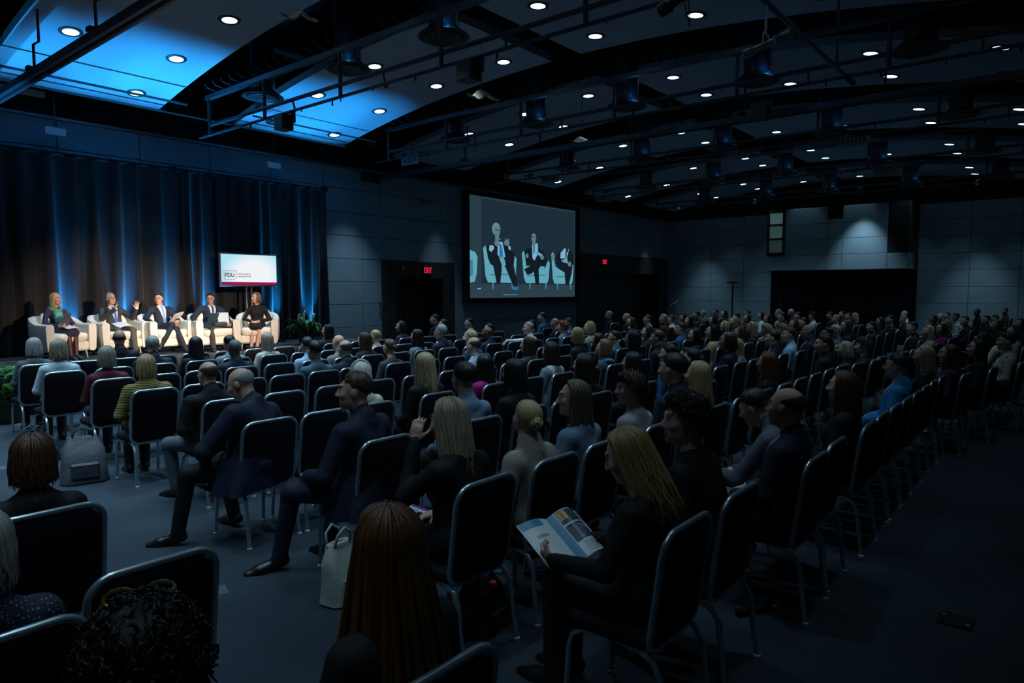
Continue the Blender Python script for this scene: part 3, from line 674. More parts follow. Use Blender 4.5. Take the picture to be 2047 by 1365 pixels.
class Body:
    """joints in metres, person faces +Y, x is the person's right, origin on the floor under the hips"""
    def __init__(s,sex='m',bulk=1.0,lean=-4,twist=0,yaw=0,pitch=0,roll=0,seat=.46,tall=1.0,style='suit',arms=None,legs=None,fine=.006,coarse=.012,side=0,feet_z=0.0,sleeve='long',leg='pants',tie=False,beard=False):
        s.__dict__.update(locals()); s.build()
    def build(s):
        f=s.sex=='f'; b=s.bulk*(.90 if f else 1.0); ty=s.tall
        Rm=roty(R(s.side))@rotx(R(-s.lean)) ; Rt=Rm@rotz(R(s.twist))
        piv=np.array((0,0,s.seat+.09))
        def T(x,y,z,tw=1): return piv+(Rt if tw else Rm)@np.array((x,y,z*ty))
        shw=.185*b if not f else .172*b
        neck=T(0,-.02,.455); hd=T(0,.0,.50)
        s.headR=rotz(R(s.yaw))@rotx(R(s.pitch))@roty(R(s.roll))
        s.headC=hd+s.headR@np.array((0,.028,.125))
        H=lambda p: s.headC+s.headR@np.array(p,dtype=float)
        A={}
        for side,sg in (('R',1),('L',-1)):
            sh=T(sg*shw,-.015,.385)
            d=(s.arms or {}).get(side)
            if d is None: d=dict(elbow=(sg*.255*b,.0,s.seat+.235),wrist=(sg*.115,.235,s.seat+.165),dir=(-sg*.75,.6,-.1),palm=(0,-.1,-1),curl=.35)
            A[side]=(sh,np.array(d['elbow'],float),np.array(d['wrist'],float),d)
        Lg={}
        for side,sg in (('R',1),('L',-1)):
            d=(s.legs or {}).get(side)
            if d is None: d=dict(knee=(sg*(.075 if f else .14),.43,s.seat+.055),ankle=(sg*(.075 if f else .14),.44,.09+s.feet_z),toe=(sg*.02,1,-.22))
            Lg[side]=(np.array((sg*.085,.01,s.seat+.085)),np.array(d['knee'],float),np.array(d['ankle'],float),d)
        boxes=[(s.headC-np.array((.10,.14,.15)),s.headC+np.array((.10,.14,.135)))]
        for side in 'RL':
            w=A[side][2]; dd=unit(A[side][3]['dir']); c=w+dd*.07
            boxes.append((c-.10,c+.10))
        pts=np.array([s.headC]+[q for v in A.values() for q in v[:3]]+[q for v in Lg.values() for q in v[:3]])
        lo=pts.min(0)-np.array((.24,.24,.24)); hi=pts.max(0)+np.array((.24,.26,.22)); lo[2]=max(lo[2],s.feet_z-.02)
        F=Field(lo,hi,s.coarse,s.fine,boxes)
        jk=.012 if s.style in ('suit','jacket') else (.02 if s.style=='knit' else .0)
        # torso
        F.ell(T(0,.0,.0,0),(.170*b+.005,.135*b,.125),BOT,.05)
        F.ell(T(0,.008,.13),(.148*b+jk,.120*b+jk,.16*ty),TOP,.06,Rt)
        F.ell(T(0,-.004,.29),(.158*b+jk,.118*b+jk,.17*ty),TOP,.06,Rt)
        F.cone(T(-shw*.80,-.02,.372),T(shw*.80,-.02,.372),.062*b+jk*.6,.062*b+jk*.6,TOP,.05)
        for sg in (-1,1): F.cone(T(0,-.03,.440),T(sg*shw*.78,-.022,.385),.046,.050,TOP,.04)
        F.ell(T(0,-.03,.43),(.095*b,.07,.065),TOP,.04,Rt)
        if f: 
            for sg in (-1,1): F.ell(T(sg*.07,.085,.27),(.062,.055,.062),TOP,.04)
        if s.style in('suit','jacket','knit'):
            F.ell(T(0,.0,.04,0),(.178*b+.01,.145*b,.10),TOP,.04)
        # neck, collar
        nb=.058 if not f else .050
        F.cone(T(0,-.025,.42),s.headC+s.headR@np.array((0,-.02,-.055)),nb+.004,nb-.003,SKIN,.03)
        if s.style in ('suit','shirt'):
            F.cone(T(0,-.026,.440),T(0,-.018,.480),nb+.012,nb+.007,SHIRT,.008,bias=.005)
        if s.style=='suit':
            F.cone(T(0,-.036,.425),T(0,-.036,.464),nb+.030,nb+.016,TOP,.012,bias=.012)
        if s.style=='knit': F.cone(T(0,-.028,.43),T(0,-.018,.49),nb+.045,nb+.03,TOP,.02,bias=.006)
        # arms
        for side,sg in (('R',1),('L',-1)):
            sh,el,wr,d=A[side]; g=(.047 if f else .055)*s.bulk+jk*.5
            up_=TOP if s.sleeve!='none' else SKIN; fo=TOP if s.sleeve=='long' else SKIN
            if s.sleeve=='none': F.cone(sh,el,.043,.036,SKIN,.03)
            elif s.sleeve=='short':
                mid=sh+(el-sh)*.55; F.cone(sh,mid,g+.004,g,TOP,.03); F.cone(mid,el,g-.012,g-.014,SKIN,.012)
            else: F.cone(sh,el,g+.004,g-.008,TOP,.03)
            F.cone(el,wr,(g-.008) if fo==TOP else .036,(g-.018) if fo==TOP else .024,fo,.02)
            u=unit(wr-el)
            if fo==TOP and s.style=='suit': F.cone(wr-u*.01,wr+u*.012,.031,.031,SHIRT,.006,bias=.006)
            F.cone(wr-u*.02,wr+u*.025,.024,.024,SKIN,.012)
            hand(F,wr+u*.01,d['dir'],d['palm'],d.get('thumb',sg),d.get('curl',.4),sc_=.93 if f else 1.0,spread=d.get('spread',.12))
        # legs
        for side,sg in (('R',1),('L',-1)):
            hp,kn,an,d=Lg[side]; th=(.078 if f else .084)*s.bulk
            if s.leg=='skirt':
                F.cone(hp,kn,th+.012,.072,BOT,.05); F.cone(kn,an,.052,.036,LEG,.03)
            else:
                F.cone(hp,kn,th+.008,.066,BOT,.04); F.cone(kn,an,.064,.050,BOT,.03)
            toe=unit(d['toe']); u=unit(an-kn)
            F.cone(an,an+u*.05,.036,.034,LEG if s.leg=='skirt' else LINER,.012)
            heel=an+u*.05-toe*.035; ball=heel+toe*.15; tip=heel+toe*.225
            F.cone(heel,ball,.041,.043,SHOE,.02,flat=(u,1.1)); F.cone(ball,tip,.043,.036,SHOE,.02,flat=(u,1.25))
        if s.leg=='skirt': F.cone((Lg['R'][0]+Lg['L'][0])/2,(Lg['R'][1]+Lg['L'][1])/2,.10,.075,BOT,.06)
        # head
        hs=.95 if f else 1.0; M=s.headR
        def E(c,r,rid=SKIN,k=.02,sub=False,bias=0): F.ell(H(np.array(c)*hs),tuple(np.array(r)*hs),rid,k,M,bias,sub)
        E((0,-.014,.028),(.076,.096,.087)); E((0,.028,-.030),(.063,.066,.085),k=.03); E((0,.034,-.070),(.048 if f else .053,.050,.043),k=.025)
        E((0,.074,-.098),(.02,.017,.016),k=.02)
        for sg in (-1,1):
            E((sg*.038,.066,-.018),(.024,.020,.022),k=.02); E((sg*.078,-.006,-.004),(.009,.020,.031),k=.008)
        F.cone(H((-.034*hs,.082*hs,.034*hs)),H((.034*hs,.082*hs,.034*hs)),.011,.011,SKIN,.015)
        for sg in (-1,1): E((sg*.031,.105,.013),(.016,.016,.010),sub=True,k=.010)
        F.cone(H((0,.091*hs,.016*hs)),H((0,.112*hs,-.022*hs)),.008,.0120,SKIN,.010)
        for sg in (-1,1): E((sg*.012,.104,-.028),(.009,.010,.008),k=.006)
        for sg in (-1,1): E((sg*.031,.0805,.012),(.0115,.0105,.0085),WHITE,k=.004,bias=.001)
        F.cone(H((-.019*hs,.089*hs,-.060*hs)),H((.019*hs,.089*hs,-.060*hs)),.0045,.0045,LIP,.005,bias=.0); F.cone(H((-.015*hs,.089*hs,-.071*hs)),H((.015*hs,.089*hs,-.071*hs)),.005,.005,LIP,.005,bias=.0)
        V,Q,ctr,rid=F.nets()
        # flat colour regions: pupils, shirt front and tie
        L=(ctr-s.headC)@s.headR/hs
        eye=(np.abs(np.abs(L[:,0])-.031)<.0065)&(np.abs(L[:,2]-.012)<.010)&(L[:,1]>.07)
        rid[eye&(rid==WHITE)]=EYE
        brow=(np.abs(np.abs(L[:,0])-.032)<.019)&(np.abs(L[:,2]-.040+.12*np.abs(np.abs(L[:,0])-.028))<.0045)&(L[:,1]>.065)&(rid==SKIN)
        rid[brow]=EYE
        if s.style=='suit':
            Lt=(ctr-piv)@Rt; z=Lt[:,2]/ty
            fr=(Lt[:,1]>.03)&(z>.08)&(z<.47)&(np.abs(Lt[:,0])<.012+.068*np.clip((z-.08)/.36,0,1))&(rid==TOP)
            rid[fr]=SHIRT
            ti=(Lt[:,1]>.02)&(z<.455)&(z>.06)&(np.abs(Lt[:,0])<.020+.010*np.clip((.4-z)/.3,0,1))&((rid==SHIRT)|(rid==TOP))
            if s.tie: rid[ti&(Lt[:,1]>.03)]=TIE
        s.mesh=np_mesh('body',V,Q,rid,11)
        s.neck=neck
# ------------------------------------------------------------------ hair in head space (origin = head centre)
HC_=np.array((0,-.014,.028)); HR_=np.array((.076,.096,.087))
def scalp(theta,phi,off=0.0):
    """theta from crown, phi from the front (person's right positive)"""
    d=np.array((math.sin(theta)*math.sin(phi),math.sin(theta)*math.cos(phi),math.cos(theta)))
    return HC_+(HR_+off)*d
class HairMesh:
    def __init__(s): s.V=[];s.F=[];s.UV=[]
    def strip(s,P,uvs,closed):
        n=sum(len(v) for v in s.V); P=np.array(P); a,b,_=P.shape
        s.V.append(P.reshape(-1,3)); s.UV.append(np.array(uvs).reshape(-1,2))
        i,j=np.meshgrid(np.arange(a-1),np.arange(b if closed else b-1),indexing='ij'); j2=(j+1)%b
        s.F.append(np.stack([i*b+j,i*b+j2,(i+1)*b+j2,(i+1)*b+j],-1).reshape(-1,4)+n)
    def lock(s,path,w,th,out,seed,n=5):
        path=np.array(path); m=len(path); P=[];U=[]
        for k in range(m):
            t=path[min(k+1,m-1)]-path[max(k-1,0)]; t=t/(np.linalg.norm(t)+1e-9)
            o=out[k]-t*np.dot(out[k],t); o=o/(np.linalg.norm(o)+1e-9); sdir=np.cross(t,o)
            q=k/(m-1); ww=w*(.35+.65*math.sin(math.pi*min(1,.18+q*.62)))*(1 if q<.8 else max(.12,(1-q)/.2)); tt=th*ww/w
            P.append([path[k]+sdir*ww*math.cos(2*math.pi*a/n)+o*tt*math.sin(2*math.pi*a/n) for a in range(n)])
            U.append([(seed+a/n*.25,q) for a in range(n)])
        s.strip(P,U,True)
    def mesh(s,name='hair'):
        V=np.concatenate(s.V);F=np.concatenate(s.F);UV=np.concatenate(s.UV)
        return np_mesh(name,V,F,np.zeros(len(F)),1,UV)
def hline(phi,kind='m'):
    a=abs(phi)*180/math.pi
    xs=[0,35,60,80,95,115,140,180]; ys=[50,52,62,92,96,112,124,126] if kind=='m' else [46,48,60,88,92,112,126,130]
    return R(float(np.interp(a,xs,ys)))
def hair_cap(H,r,thick=.014,kind='m',th0=None,noise=.004,nphi=56,nth=14,freq=1.0):
    ph=[r.uniform(0,6.28) for _ in range(10)]
    P=[];U=[]
    for i in range(nth+1):
        row=[];ur=[]
        for j in range(nphi):
            phi=-math.pi+2*math.pi*j/nphi; te=hline(phi,kind); t0=th0(phi) if th0 else 0.0
            if t0>=te: t0=te-.001
            q=i/nth; th=t0+(te-t0)*q
            e=thick*(1-.93*q**2.4)*(1 if not th0 else min(1,q*6+.1))
            if i==nth: e=-.004
            if th0 and te-t0<.05: e=-.02
            nz=noise*(math.sin(11*freq*phi+ph[0]+4*th)+.8*math.sin(23*freq*phi+ph[1]-7*th)+.7*math.sin(9*th*freq+ph[2]+5*phi)+.6*math.sin(37*freq*phi+ph[3]+3*th))*.4*(1-q*.6)*min(1,th*2.5)
            row.append(scalp(th,phi,e+nz)); ur.append((j/nphi*8,q))
        P.append(row);U.append(ur)
    H.strip(P,U,True)
def drop_path(phi,zend,r,m=12,flare=0.0,wave=0.0,off=.010,th0=.06,inward=0.0,freq=3.0):
    """strand from the parting over the skull, then hanging to zend"""
    s=1 if phi>=0 else -1; pts=[];outs=[]; lim=R(72)
    ph=r.uniform(0,6.28); n1=max(4,m//2)
    for k in range(n1):
        th=th0+(R(93)-th0)*k/(n1-1); u=min(1,max(0,(th-R(12))/R(50))); u=u*u*(3-2*u)
        a=phi if abs(phi)>lim else phi+(s*lim-phi)*u
        p=scalp(th,a,off); pts.append(p); outs.append(p-HC_)
    a=phi if abs(phi)>lim else s*lim
    p0=pts[-1]; n2=m-n1
    for k in range(1,n2+1):
        u=k/n2; z=p0[2]+(zend-p0[2])*u
        rad=1+flare*u-inward*u*u
        q=np.array((p0[0]*rad,HC_[1]+(p0[1]-HC_[1])*rad,z))
        if abs(a)<R(100): q[1]-=.01*u
        w_=wave*u**.5*math.sin(freq*6.28*u+ph)
        q+=np.array((math.cos(a),-math.sin(a),0))*w_+np.array((math.sin(a),math.cos(a),0))*w_*.5*math.cos(ph)
        pts.append(q); outs.append(np.array((math.sin(a),math.cos(a),.05)))
    return pts,outs
def make_hair(kind,seed,lod=1):
    r=random.Random(seed); H=HairMesh(); N=(1.0 if lod else .55)
    if kind in('short','buzz'):
        hair_cap(H,r,.017 if kind=='short' else .006,'m',noise=.0045 if kind=='short' else .0012)
        if kind=='short':
            for i in range(int(190*N)):
                phi=r.uniform(-math.pi,math.pi); th=math.acos(r.uniform(math.cos(hline(phi)*.9),1)); L=r.uniform(.018,.032)
                p=[];o=[]; lift=.015*(1-.9*(th/hline(phi))**2.4)
                for k in range(4):
                    t2=th+L/.09*k/3; q=scalp(t2,phi+.12*k/3*r.uniform(-1,1),lift*(1-.25*k/3)+.001); p.append(q); o.append(q-HC_)
                H.lock(p,.006,.003,o,r.random()*8,4)
    elif kind=='bald': hair_cap(H,r,.003,'m',lambda p:max(R(88),hline(p)-R(30)) if abs(p)>R(70) else hline(p),noise=.0005)
    elif kind=='fringe': hair_cap(H,r,.005,'m',lambda p:R(float(np.interp(abs(p)*57.3,[70,85,120,180],[96,70,60,52]))) if abs(p)>R(70) else hline(p)-.01,noise=.0015)
    elif kind in('bob','long','wavy','pony','verylong'):
        z={'bob':-.125,'long':-.30,'wavy':-.30,'pony':-.09,'verylong':-.52}[kind]
        fl={'bob':.16,'long':.10,'wavy':.25,'pony':-.25,'verylong':.80}[kind]; wv={'bob':.008,'long':.004,'wavy':.010,'pony':.002,'verylong':.006}[kind]; inn={'bob':.14,'long':.12,'wavy':.05,'pony':0,'verylong':.0}[kind]
        # inner shell
        P=[];U=[]
        n=44
        for j in range(n+1):
            phi=R(-176+352*j/n); rr=random.Random(seed*7+1)
            pts,o=drop_path(phi,z*.93,rr,12,fl,0,.006,.02,inn)
            P.append(pts);U.append([(j/n*8,k/11) for k in range(12)])
        H.strip(P,U,True) if False else H.strip(P,U,False)
        nl=int({'bob':130,'verylong':210}.get(kind,150)*N)
        for i in range(nl):
            phi=R(-180+360*(i+r.uniform(-.4,.4))/nl); 
            pts,o=drop_path(phi,z*r.uniform(.82,1.08),r,13,fl*r.uniform(.6,1.4),wv*r.uniform(.5,1.5),.010+r.uniform(-.002,.006),r.uniform(.03,.5),inn*r.uniform(.3,1.3),r.uniform(1.6,3.0) if kind=='wavy' else 1.2)
            H.lock(pts,r.uniform(.007,.013)*(1 if lod else 1.5),r.uniform(.004,.007),o,r.random()*8,5 if lod else 4)
        if kind=='pony':
            for i in range(int(26*N)):
                a=np.array((r.uniform(-.018,.018),-.105+r.uniform(-.01,.01),.02)); L=r.uniform(.2,.28); ph=r.uniform(0,6)
                pts=[a+np.array((.01*math.sin(ph+k),-.03*math.sin(k*.5),-L*k/7)) for k in range(8)]
                H.lock(pts,.010,.006,[np.array((0,-1.,.1))]*8,r.random()*8,4)
    elif kind=='curly':
        hair_cap(H,r,.028,'f',noise=.008,freq=1.3)
        for i in range(int(620*N)):
            phi=r.uniform(-math.pi,math.pi); te=hline(phi,'f'); th=math.acos(r.uniform(math.cos(te),1)); rad=r.uniform(.005,.010); L=r.uniform(.03,.065); ph=r.uniform(0,6.28); tn=r.choice((-1,1))
            base=scalp(th,phi,r.uniform(.010,.028)); nrm=unit(base-HC_); e1=unit(np.cross(nrm,(.3,.2,1))); e2=np.cross(nrm,e1); p=[];o=[]
            for k in range(9):
                a=ph+tn*k*.95; q=base+nrm*(.016+.008*math.sin(k))+np.array((0,0,-1))*L*k/8+e1*rad*math.cos(a)+e2*rad*math.sin(a); p.append(q); o.append(nrm)
            H.lock(p,.0042 if lod else .0065,.0032,o,r.random()*8,4)
    elif kind=='bun':
        hair_cap(H,r,.014,'f',noise=.003,freq=1.6)
        for i in range(int(60*N)):
            phi=R(-180+360*i/60/N); p=[];o=[]
            for k in range(7):
                u=k/6; a=scalp(.15+(hline(phi,'f')*.95-.15)*u,phi,.013); b_=np.array((0,-.125,.0)); q=a; p.append(q);o.append(q-HC_)
            H.lock(p,.010,.004,o,r.random()*8,4)
        core=[[np.array((0,-.118,.005))+.033*np.array((math.cos(a)*math.sin(b_),math.cos(b_)*.9,math.sin(a)*math.sin(b_))) for a in [2*math.pi*q/10 for q in range(10)]] for b_ in [.05+3.04*q/6 for q in range(7)]]
        H.strip(core,[[(q*.3,w_*.15) for q in range(10)] for w_ in range(7)],True)
        for i in range(int(60*N)):
            ax_=unit((r.gauss(0,1),r.gauss(0,1),r.gauss(0,1))); e1=unit(np.cross(ax_,(.3,.5,.8))); e2=np.cross(ax_,e1); a0=r.uniform(0,6.28); rad=.036*r.uniform(.9,1.15); p=[];o=[]
            for k in range(8):
                a=a0+k*.42; q=np.array((0,-.118,.005))+rad*(e1*math.cos(a)+e2*math.sin(a)); p.append(q); o.append(q-np.array((0,-.11,.005)))
            H.lock(p,.010,.007,o,r.random()*8,4)
    return H.mesh('hair')
def hair_mat(name,c1,c2,rough=.42):
    if name in MATS: return MATS[name]
    m=bpy.data.materials.new(name); m.use_nodes=True; nt=m.node_tree; b=nt.nodes['Principled BSDF']
    uv=nt.nodes.new('ShaderNodeUVMap'); mp=nt.nodes.new('ShaderNodeMapping'); mp.inputs['Scale'].default_value=(14,1.2,1)
    nt.links.new(uv.outputs[0],mp.inputs[0])
    n=nt.nodes.new('ShaderNodeTexNoise'); n.inputs['Scale'].default_value=2.2; n.inputs['Detail'].default_value=4; nt.links.new(mp.outputs[0],n.inputs['Vector'])
    r=nt.nodes.new('ShaderNodeValToRGB'); r.color_ramp.elements[0].position=.34; r.color_ramp.elements[1].position=.66
    r.color_ramp.elements[0].color=(*c1,1); r.color_ramp.elements[1].color=(*c2,1)
    nt.links.new(n.outputs['Fac'],r.inputs[0]); nt.links.new(r.outputs[0],b.inputs['Base Color'])
    b.inputs['Roughness'].default_value=rough; b.inputs['Specular IOR Level'].default_value=.45
    bp=nt.nodes.new('ShaderNodeBump'); bp.inputs['Strength'].default_value=.55; bp.inputs['Distance'].default_value=.004
    nt.links.new(n.outputs['Fac'],bp.inputs['Height']); nt.links.new(bp.outputs[0],b.inputs['Normal'])
    MATS[name]=m; return m
HAIRC={'black':((.004,.004,.005),(.016,.015,.016)),'dark':((.008,.006,.005),(.030,.022,.017)),'brunette':((.020,.011,.007),(.06,.034,.02)),'brown':((.035,.02,.011),(.10,.06,.033)),'lightbrown':((.09,.055,.028),(.22,.14,.075)),
 'ashbrown':((.06,.045,.03),(.19,.15,.10)),'auburn':((.05,.018,.007),(.15,.055,.02)),'chestnut':((.035,.014,.007),(.13,.055,.025)),'red':((.14,.04,.012),(.34,.11,.035)),'ginger':((.07,.026,.006),(.17,.07,.017)),
 'blond':((.28,.20,.10),(.62,.50,.28)),'gold':((.20,.125,.042),(.50,.36,.14)),'honey':((.20,.135,.06),(.50,.37,.18)),'honeyash':((.18,.135,.08),(.50,.41,.27)),'ash':((.14,.115,.08),(.44,.38,.29)),'greyblond':((.22,.20,.14),(.48,.44,.33)),'platinum':((.42,.40,.33),(.78,.75,.65)),
 'grey':((.20,.20,.20),(.46,.46,.45)),'silver':((.33,.34,.34),(.62,.63,.62)),'greybrown':((.12,.105,.085),(.36,.33,.28)),'ashgrey':((.25,.235,.20),(.52,.50,.45)),'grizzled':((.06,.055,.05),(.22,.21,.20)),'fair':((.30,.24,.18),(.4,.32,.25)),'tan':((.10,.07,.05),(.16,.11,.08))}
SKINC={'fair':(.60,.36,.27),'tan':(.42,.245,.165),'brown':(.20,.105,.062),'dark':(.11,.058,.036)}
CLOTHC={'black':(.010,.010,.012),'dark':(.018,.018,.024),'navy':(.013,.020,.042),'slate':(.10,.125,.155),'paleblue':(.46,.60,.66),'maroon':(.10,.014,.022),'mustard':(.36,.27,.075),'greyblue':(.19,.27,.31),'cream':(.62,.58,.48),'lightblue':(.33,.52,.74),'teal':(.06,.13,.16),'grey':(.20,.21,.22),
 'pink':(.52,.28,.27),'charcoal':(.05,.052,.058),'plum':(.045,.022,.06),'blue':(.035,.10,.24),'stripe':(.40,.48,.60),'white':(.70,.72,.72),'magenta':(.36,.012,.20),'denim':(.16,.25,.34),'sage':(.25,.28,.24),'scarf':(.05,.07,.10),'silver':(.42,.44,.43),'red':(.03,.03,.035),'tan':(.42,.34,.20),'azure':(.02,.26,.60)}
def cloth_mat(kind,cn):
    key='cloth_%s_%s'%(kind,cn)
    if key in MATS: return MATS[key]
    c=CLOTHC[cn]
    if kind in('floral','dots','knit','shawl') or cn=='stripe':
        m=bpy.data.materials.new(key); m.use_nodes=True; nt=m.node_tree; b=nt.nodes['Principled BSDF']; b.inputs['Roughness'].default_value=.8
        tc=nt.nodes.new('ShaderNodeTexCoord')
        if kind=='knit':
            wv=nt.nodes.new('ShaderNodeTexWave'); wv.bands_direction='Z'; wv.inputs['Scale'].default_value=20 if cn=='mustard' else 55; wv.inputs['Distortion'].default_value=1.6; wv.inputs['Detail'].default_value=2; wv.inputs['Detail Scale'].default_value=1.0
            nt.links.new(tc.outputs['Object'],wv.inputs['Vector'])
            r=nt.nodes.new('ShaderNodeValToRGB'); r.color_ramp.elements[0].color=(*[x*(.42 if cn=='mustard' else .80) for x in c],1); r.color_ramp.elements[1].color=(*c,1); r.color_ramp.elements[1].position=.55
            nt.links.new(wv.outputs['Fac'],r.inputs[0]); nt.links.new(r.outputs[0],b.inputs['Base Color'])
            bp=nt.nodes.new('ShaderNodeBump'); bp.inputs['Strength'].default_value=.9; bp.inputs['Distance'].default_value=.012; nt.links.new(wv.outputs['Fac'],bp.inputs['Height']); nt.links.new(bp.outputs[0],b.inputs['Normal'])
        elif kind in('shawl',) or cn=='stripe':
            wv=nt.nodes.new('ShaderNodeTexWave'); wv.bands_direction='X'; wv.inputs['Scale'].default_value=1.6 if kind=='shawl' else 14; wv.inputs['Distortion'].default_value=.5
            nt.links.new(tc.outputs['Object'],wv.inputs['Vector'])
            r=nt.nodes.new('ShaderNodeValToRGB'); r.color_ramp.interpolation='CONSTANT'; r.color_ramp.elements[0].color=(*c,1) if kind=='shawl' else (.62,.66,.7,1); r.color_ramp.elements[1].position=.82 if kind=='shawl' else .6; r.color_ramp.elements[1].color=(.55,.58,.56,1) if kind=='shawl' else (.10,.18,.36,1)
            nt.links.new(wv.outputs['Fac'],r.inputs[0]); nt.links.new(r.outputs[0],b.inputs['Base Color'])
        else:
            v=nt.nodes.new('ShaderNodeTexVoronoi'); v.inputs['Scale'].default_value=17 if kind=='floral' else (42 if cn=='black' else 75); v.inputs['Randomness'].default_value=.8 if kind=='floral' else .15
            nt.links.new(tc.outputs['Object'],v.inputs['Vector'])
            src=v.outputs['Distance']
            if kind=='floral':
                n=nt.nodes.new('ShaderNodeTexNoise'); n.inputs['Scale'].default_value=45; nt.links.new(tc.outputs['Object'],n.inputs['Vector'])
                ad=nt.nodes.new('ShaderNodeMath'); ad.operation='MULTIPLY_ADD'; ad.inputs[1].default_value=.7; nt.links.new(n.outputs['Fac'],ad.inputs[0]); nt.links.new(src,ad.inputs[2]); src=ad.outputs[0]
            r=nt.nodes.new('ShaderNodeValToRGB'); r.color_ramp.interpolation='CONSTANT'; r.color_ramp.elements[1].position=.56 if kind=='floral' else .26
            r.color_ramp.elements[0].color=(.015,.02,.07,1) if kind=='floral' else (.62,.64,.62,1) if cn=='black' else (.22,.26,.34,1); r.color_ramp.elements[1].color=(*c,1)
            nt.links.new(src,r.inputs[0]); nt.links.new(r.outputs[0],b.inputs['Base Color'])
        MATS[key]=m; return m
    rg={'suit':.72,'jacket':.75,'blouse':.38}.get(kind,.8)
    return mat(key,c,rg,bump=.75,bscale=8,var=.14,vscale=5,sheen=.0,spec=.3)
M_shoe=mat('black_shoe',(.008,.008,.009),.35); M_lip=mat('lips',(.40,.17,.14),.5); M_eye=mat('pupil_brow',(.012,.009,.008),.4); M_white=mat('eye_white',(.45,.42,.40),.3)
M_sock=mat('dark_sock',(.012,.012,.014),.8); M_shirtw=mat('white_shirt',(.62,.66,.70),.7); M_hose=mat('plum_stocking',(.075,.022,.035),.5)
def skin_mat(n): return mat('skin_'+n,SKINC[n],.5,bump=.05,bscale=120,var=.06,vscale=25,spec=.4)
def put_person(name,body,loc,rz,skin='fair',top=None,bottom=None,shirt=None,tie=None,leg=None,hair=None,hairc='dark',label='',group=None,scale=1.0,shoe=None):
    t=empty(name,loc,rz); t.scale=(scale,)*3; tag(t,label,'person',group)
    o=link('body',body.mesh,t)
    sm=skin_mat(skin); ms=[sm,top,bottom or M_sock,shoe or M_shoe,shirt or M_shirtw,tie or M_sock,M_lip,M_eye,M_white,leg or M_hose,M_sock]
    for i,x in enumerate(ms): o.material_slots[i].link='OBJECT'; o.material_slots[i].material=x
    if hair is not None:
        h=link('hair',hair,t); h.location=tuple(body.headC); h.rotation_euler=Matrix(body.headR.tolist()).to_euler()
        if body.sex=='f': h.scale=(.97,)*3
        h.material_slots[0].link='OBJECT'; h.material_slots[0].material=hair_mat('hair_'+hairc,*HAIRC[hairc])
    return t
def glasses(t,body,col=(.015,.012,.01)):
    mb=MB(); hs=.95 if body.sex=='f' else 1.0
    for sg in (-1,1):
        mb.tube([(sg*.032*hs+.021*math.cos(a),.112*hs,.010*hs+.016*math.sin(a)) for a in [2*math.pi*k/12 for k in range(12)]],.0022,5,closed=True)
        mb.tube([(sg*.053*hs,.110*hs,.014*hs),(sg*.074*hs,.07*hs,.013*hs),(sg*.080*hs,-.01,.012*hs)],.002,4)
    mb.tube([(-.011,.114*hs,.013),(.011,.114*hs,.013)],.002,4)
    g=mb.build('glasses',mat('spectacle_frame',col,.3),t); g.location=tuple(body.headC); g.rotation_euler=Matrix(body.headR.tolist()).to_euler(); return g
# ------------------------------------------------------------------ stage
SZ=0.72
stage=empty('stage_platform',(0,0,0)); tag(stage,'low black stage platform with dark skirt in front of the curtain','stage')
M_deck=mat('stage_deck',(.035,.035,.037),.7,var=.2,vscale=3)
for k in range(5):
    MB().bbox((.4+2.0*k,12.2,.60),(.4+2.0*(k+1)-.008,14.9,SZ),.006).build('deck_section',M_deck,stage)
MB().box((.4,12.2,.02),(10.4,12.23,.60)).build('skirt',M_black,stage)
MB().box((10.37,12.23,.02),(10.4,14.9,.60)).build('skirt',M_black,stage)
MB().box((.4,13.55,SZ),(10.39,13.58,SZ+.002)).build('marking_tape',mat('pale_tape',(.4,.4,.38),.6),stage)
# curtains, three drops hung from a batten
for k,(xa,L,lab) in enumerate(((-.9,3.9,'left drop of the black stage curtain'),(2.95,3.75,'middle drop of the black stage curtain behind the moderator'),(6.65,3.66,'right drop of the black stage curtain behind the monitor'))):
    o=pleats(L,SZ+.02,4.36,.10,.21,21+k,14).build('stage_curtain',M_velvet,None,(xa,14.5,0),smooth=True)
    tag(o,lab,'curtain','black stage curtain drops')
t=empty('curtain_batten',(0,14.52,4.40)); tag(t,'dark pipe batten carrying the stage curtain','pipe')
MB().tube([(-1,0,0),(10.33,0,0)],.03,8).build('pipe',M_black,t,smooth=True)
for x in (6.62,10.32): MB().bbox((x-.05,-.05,-.06),(x+.06,.05,.06),.01).build('bracket',M_black,t)
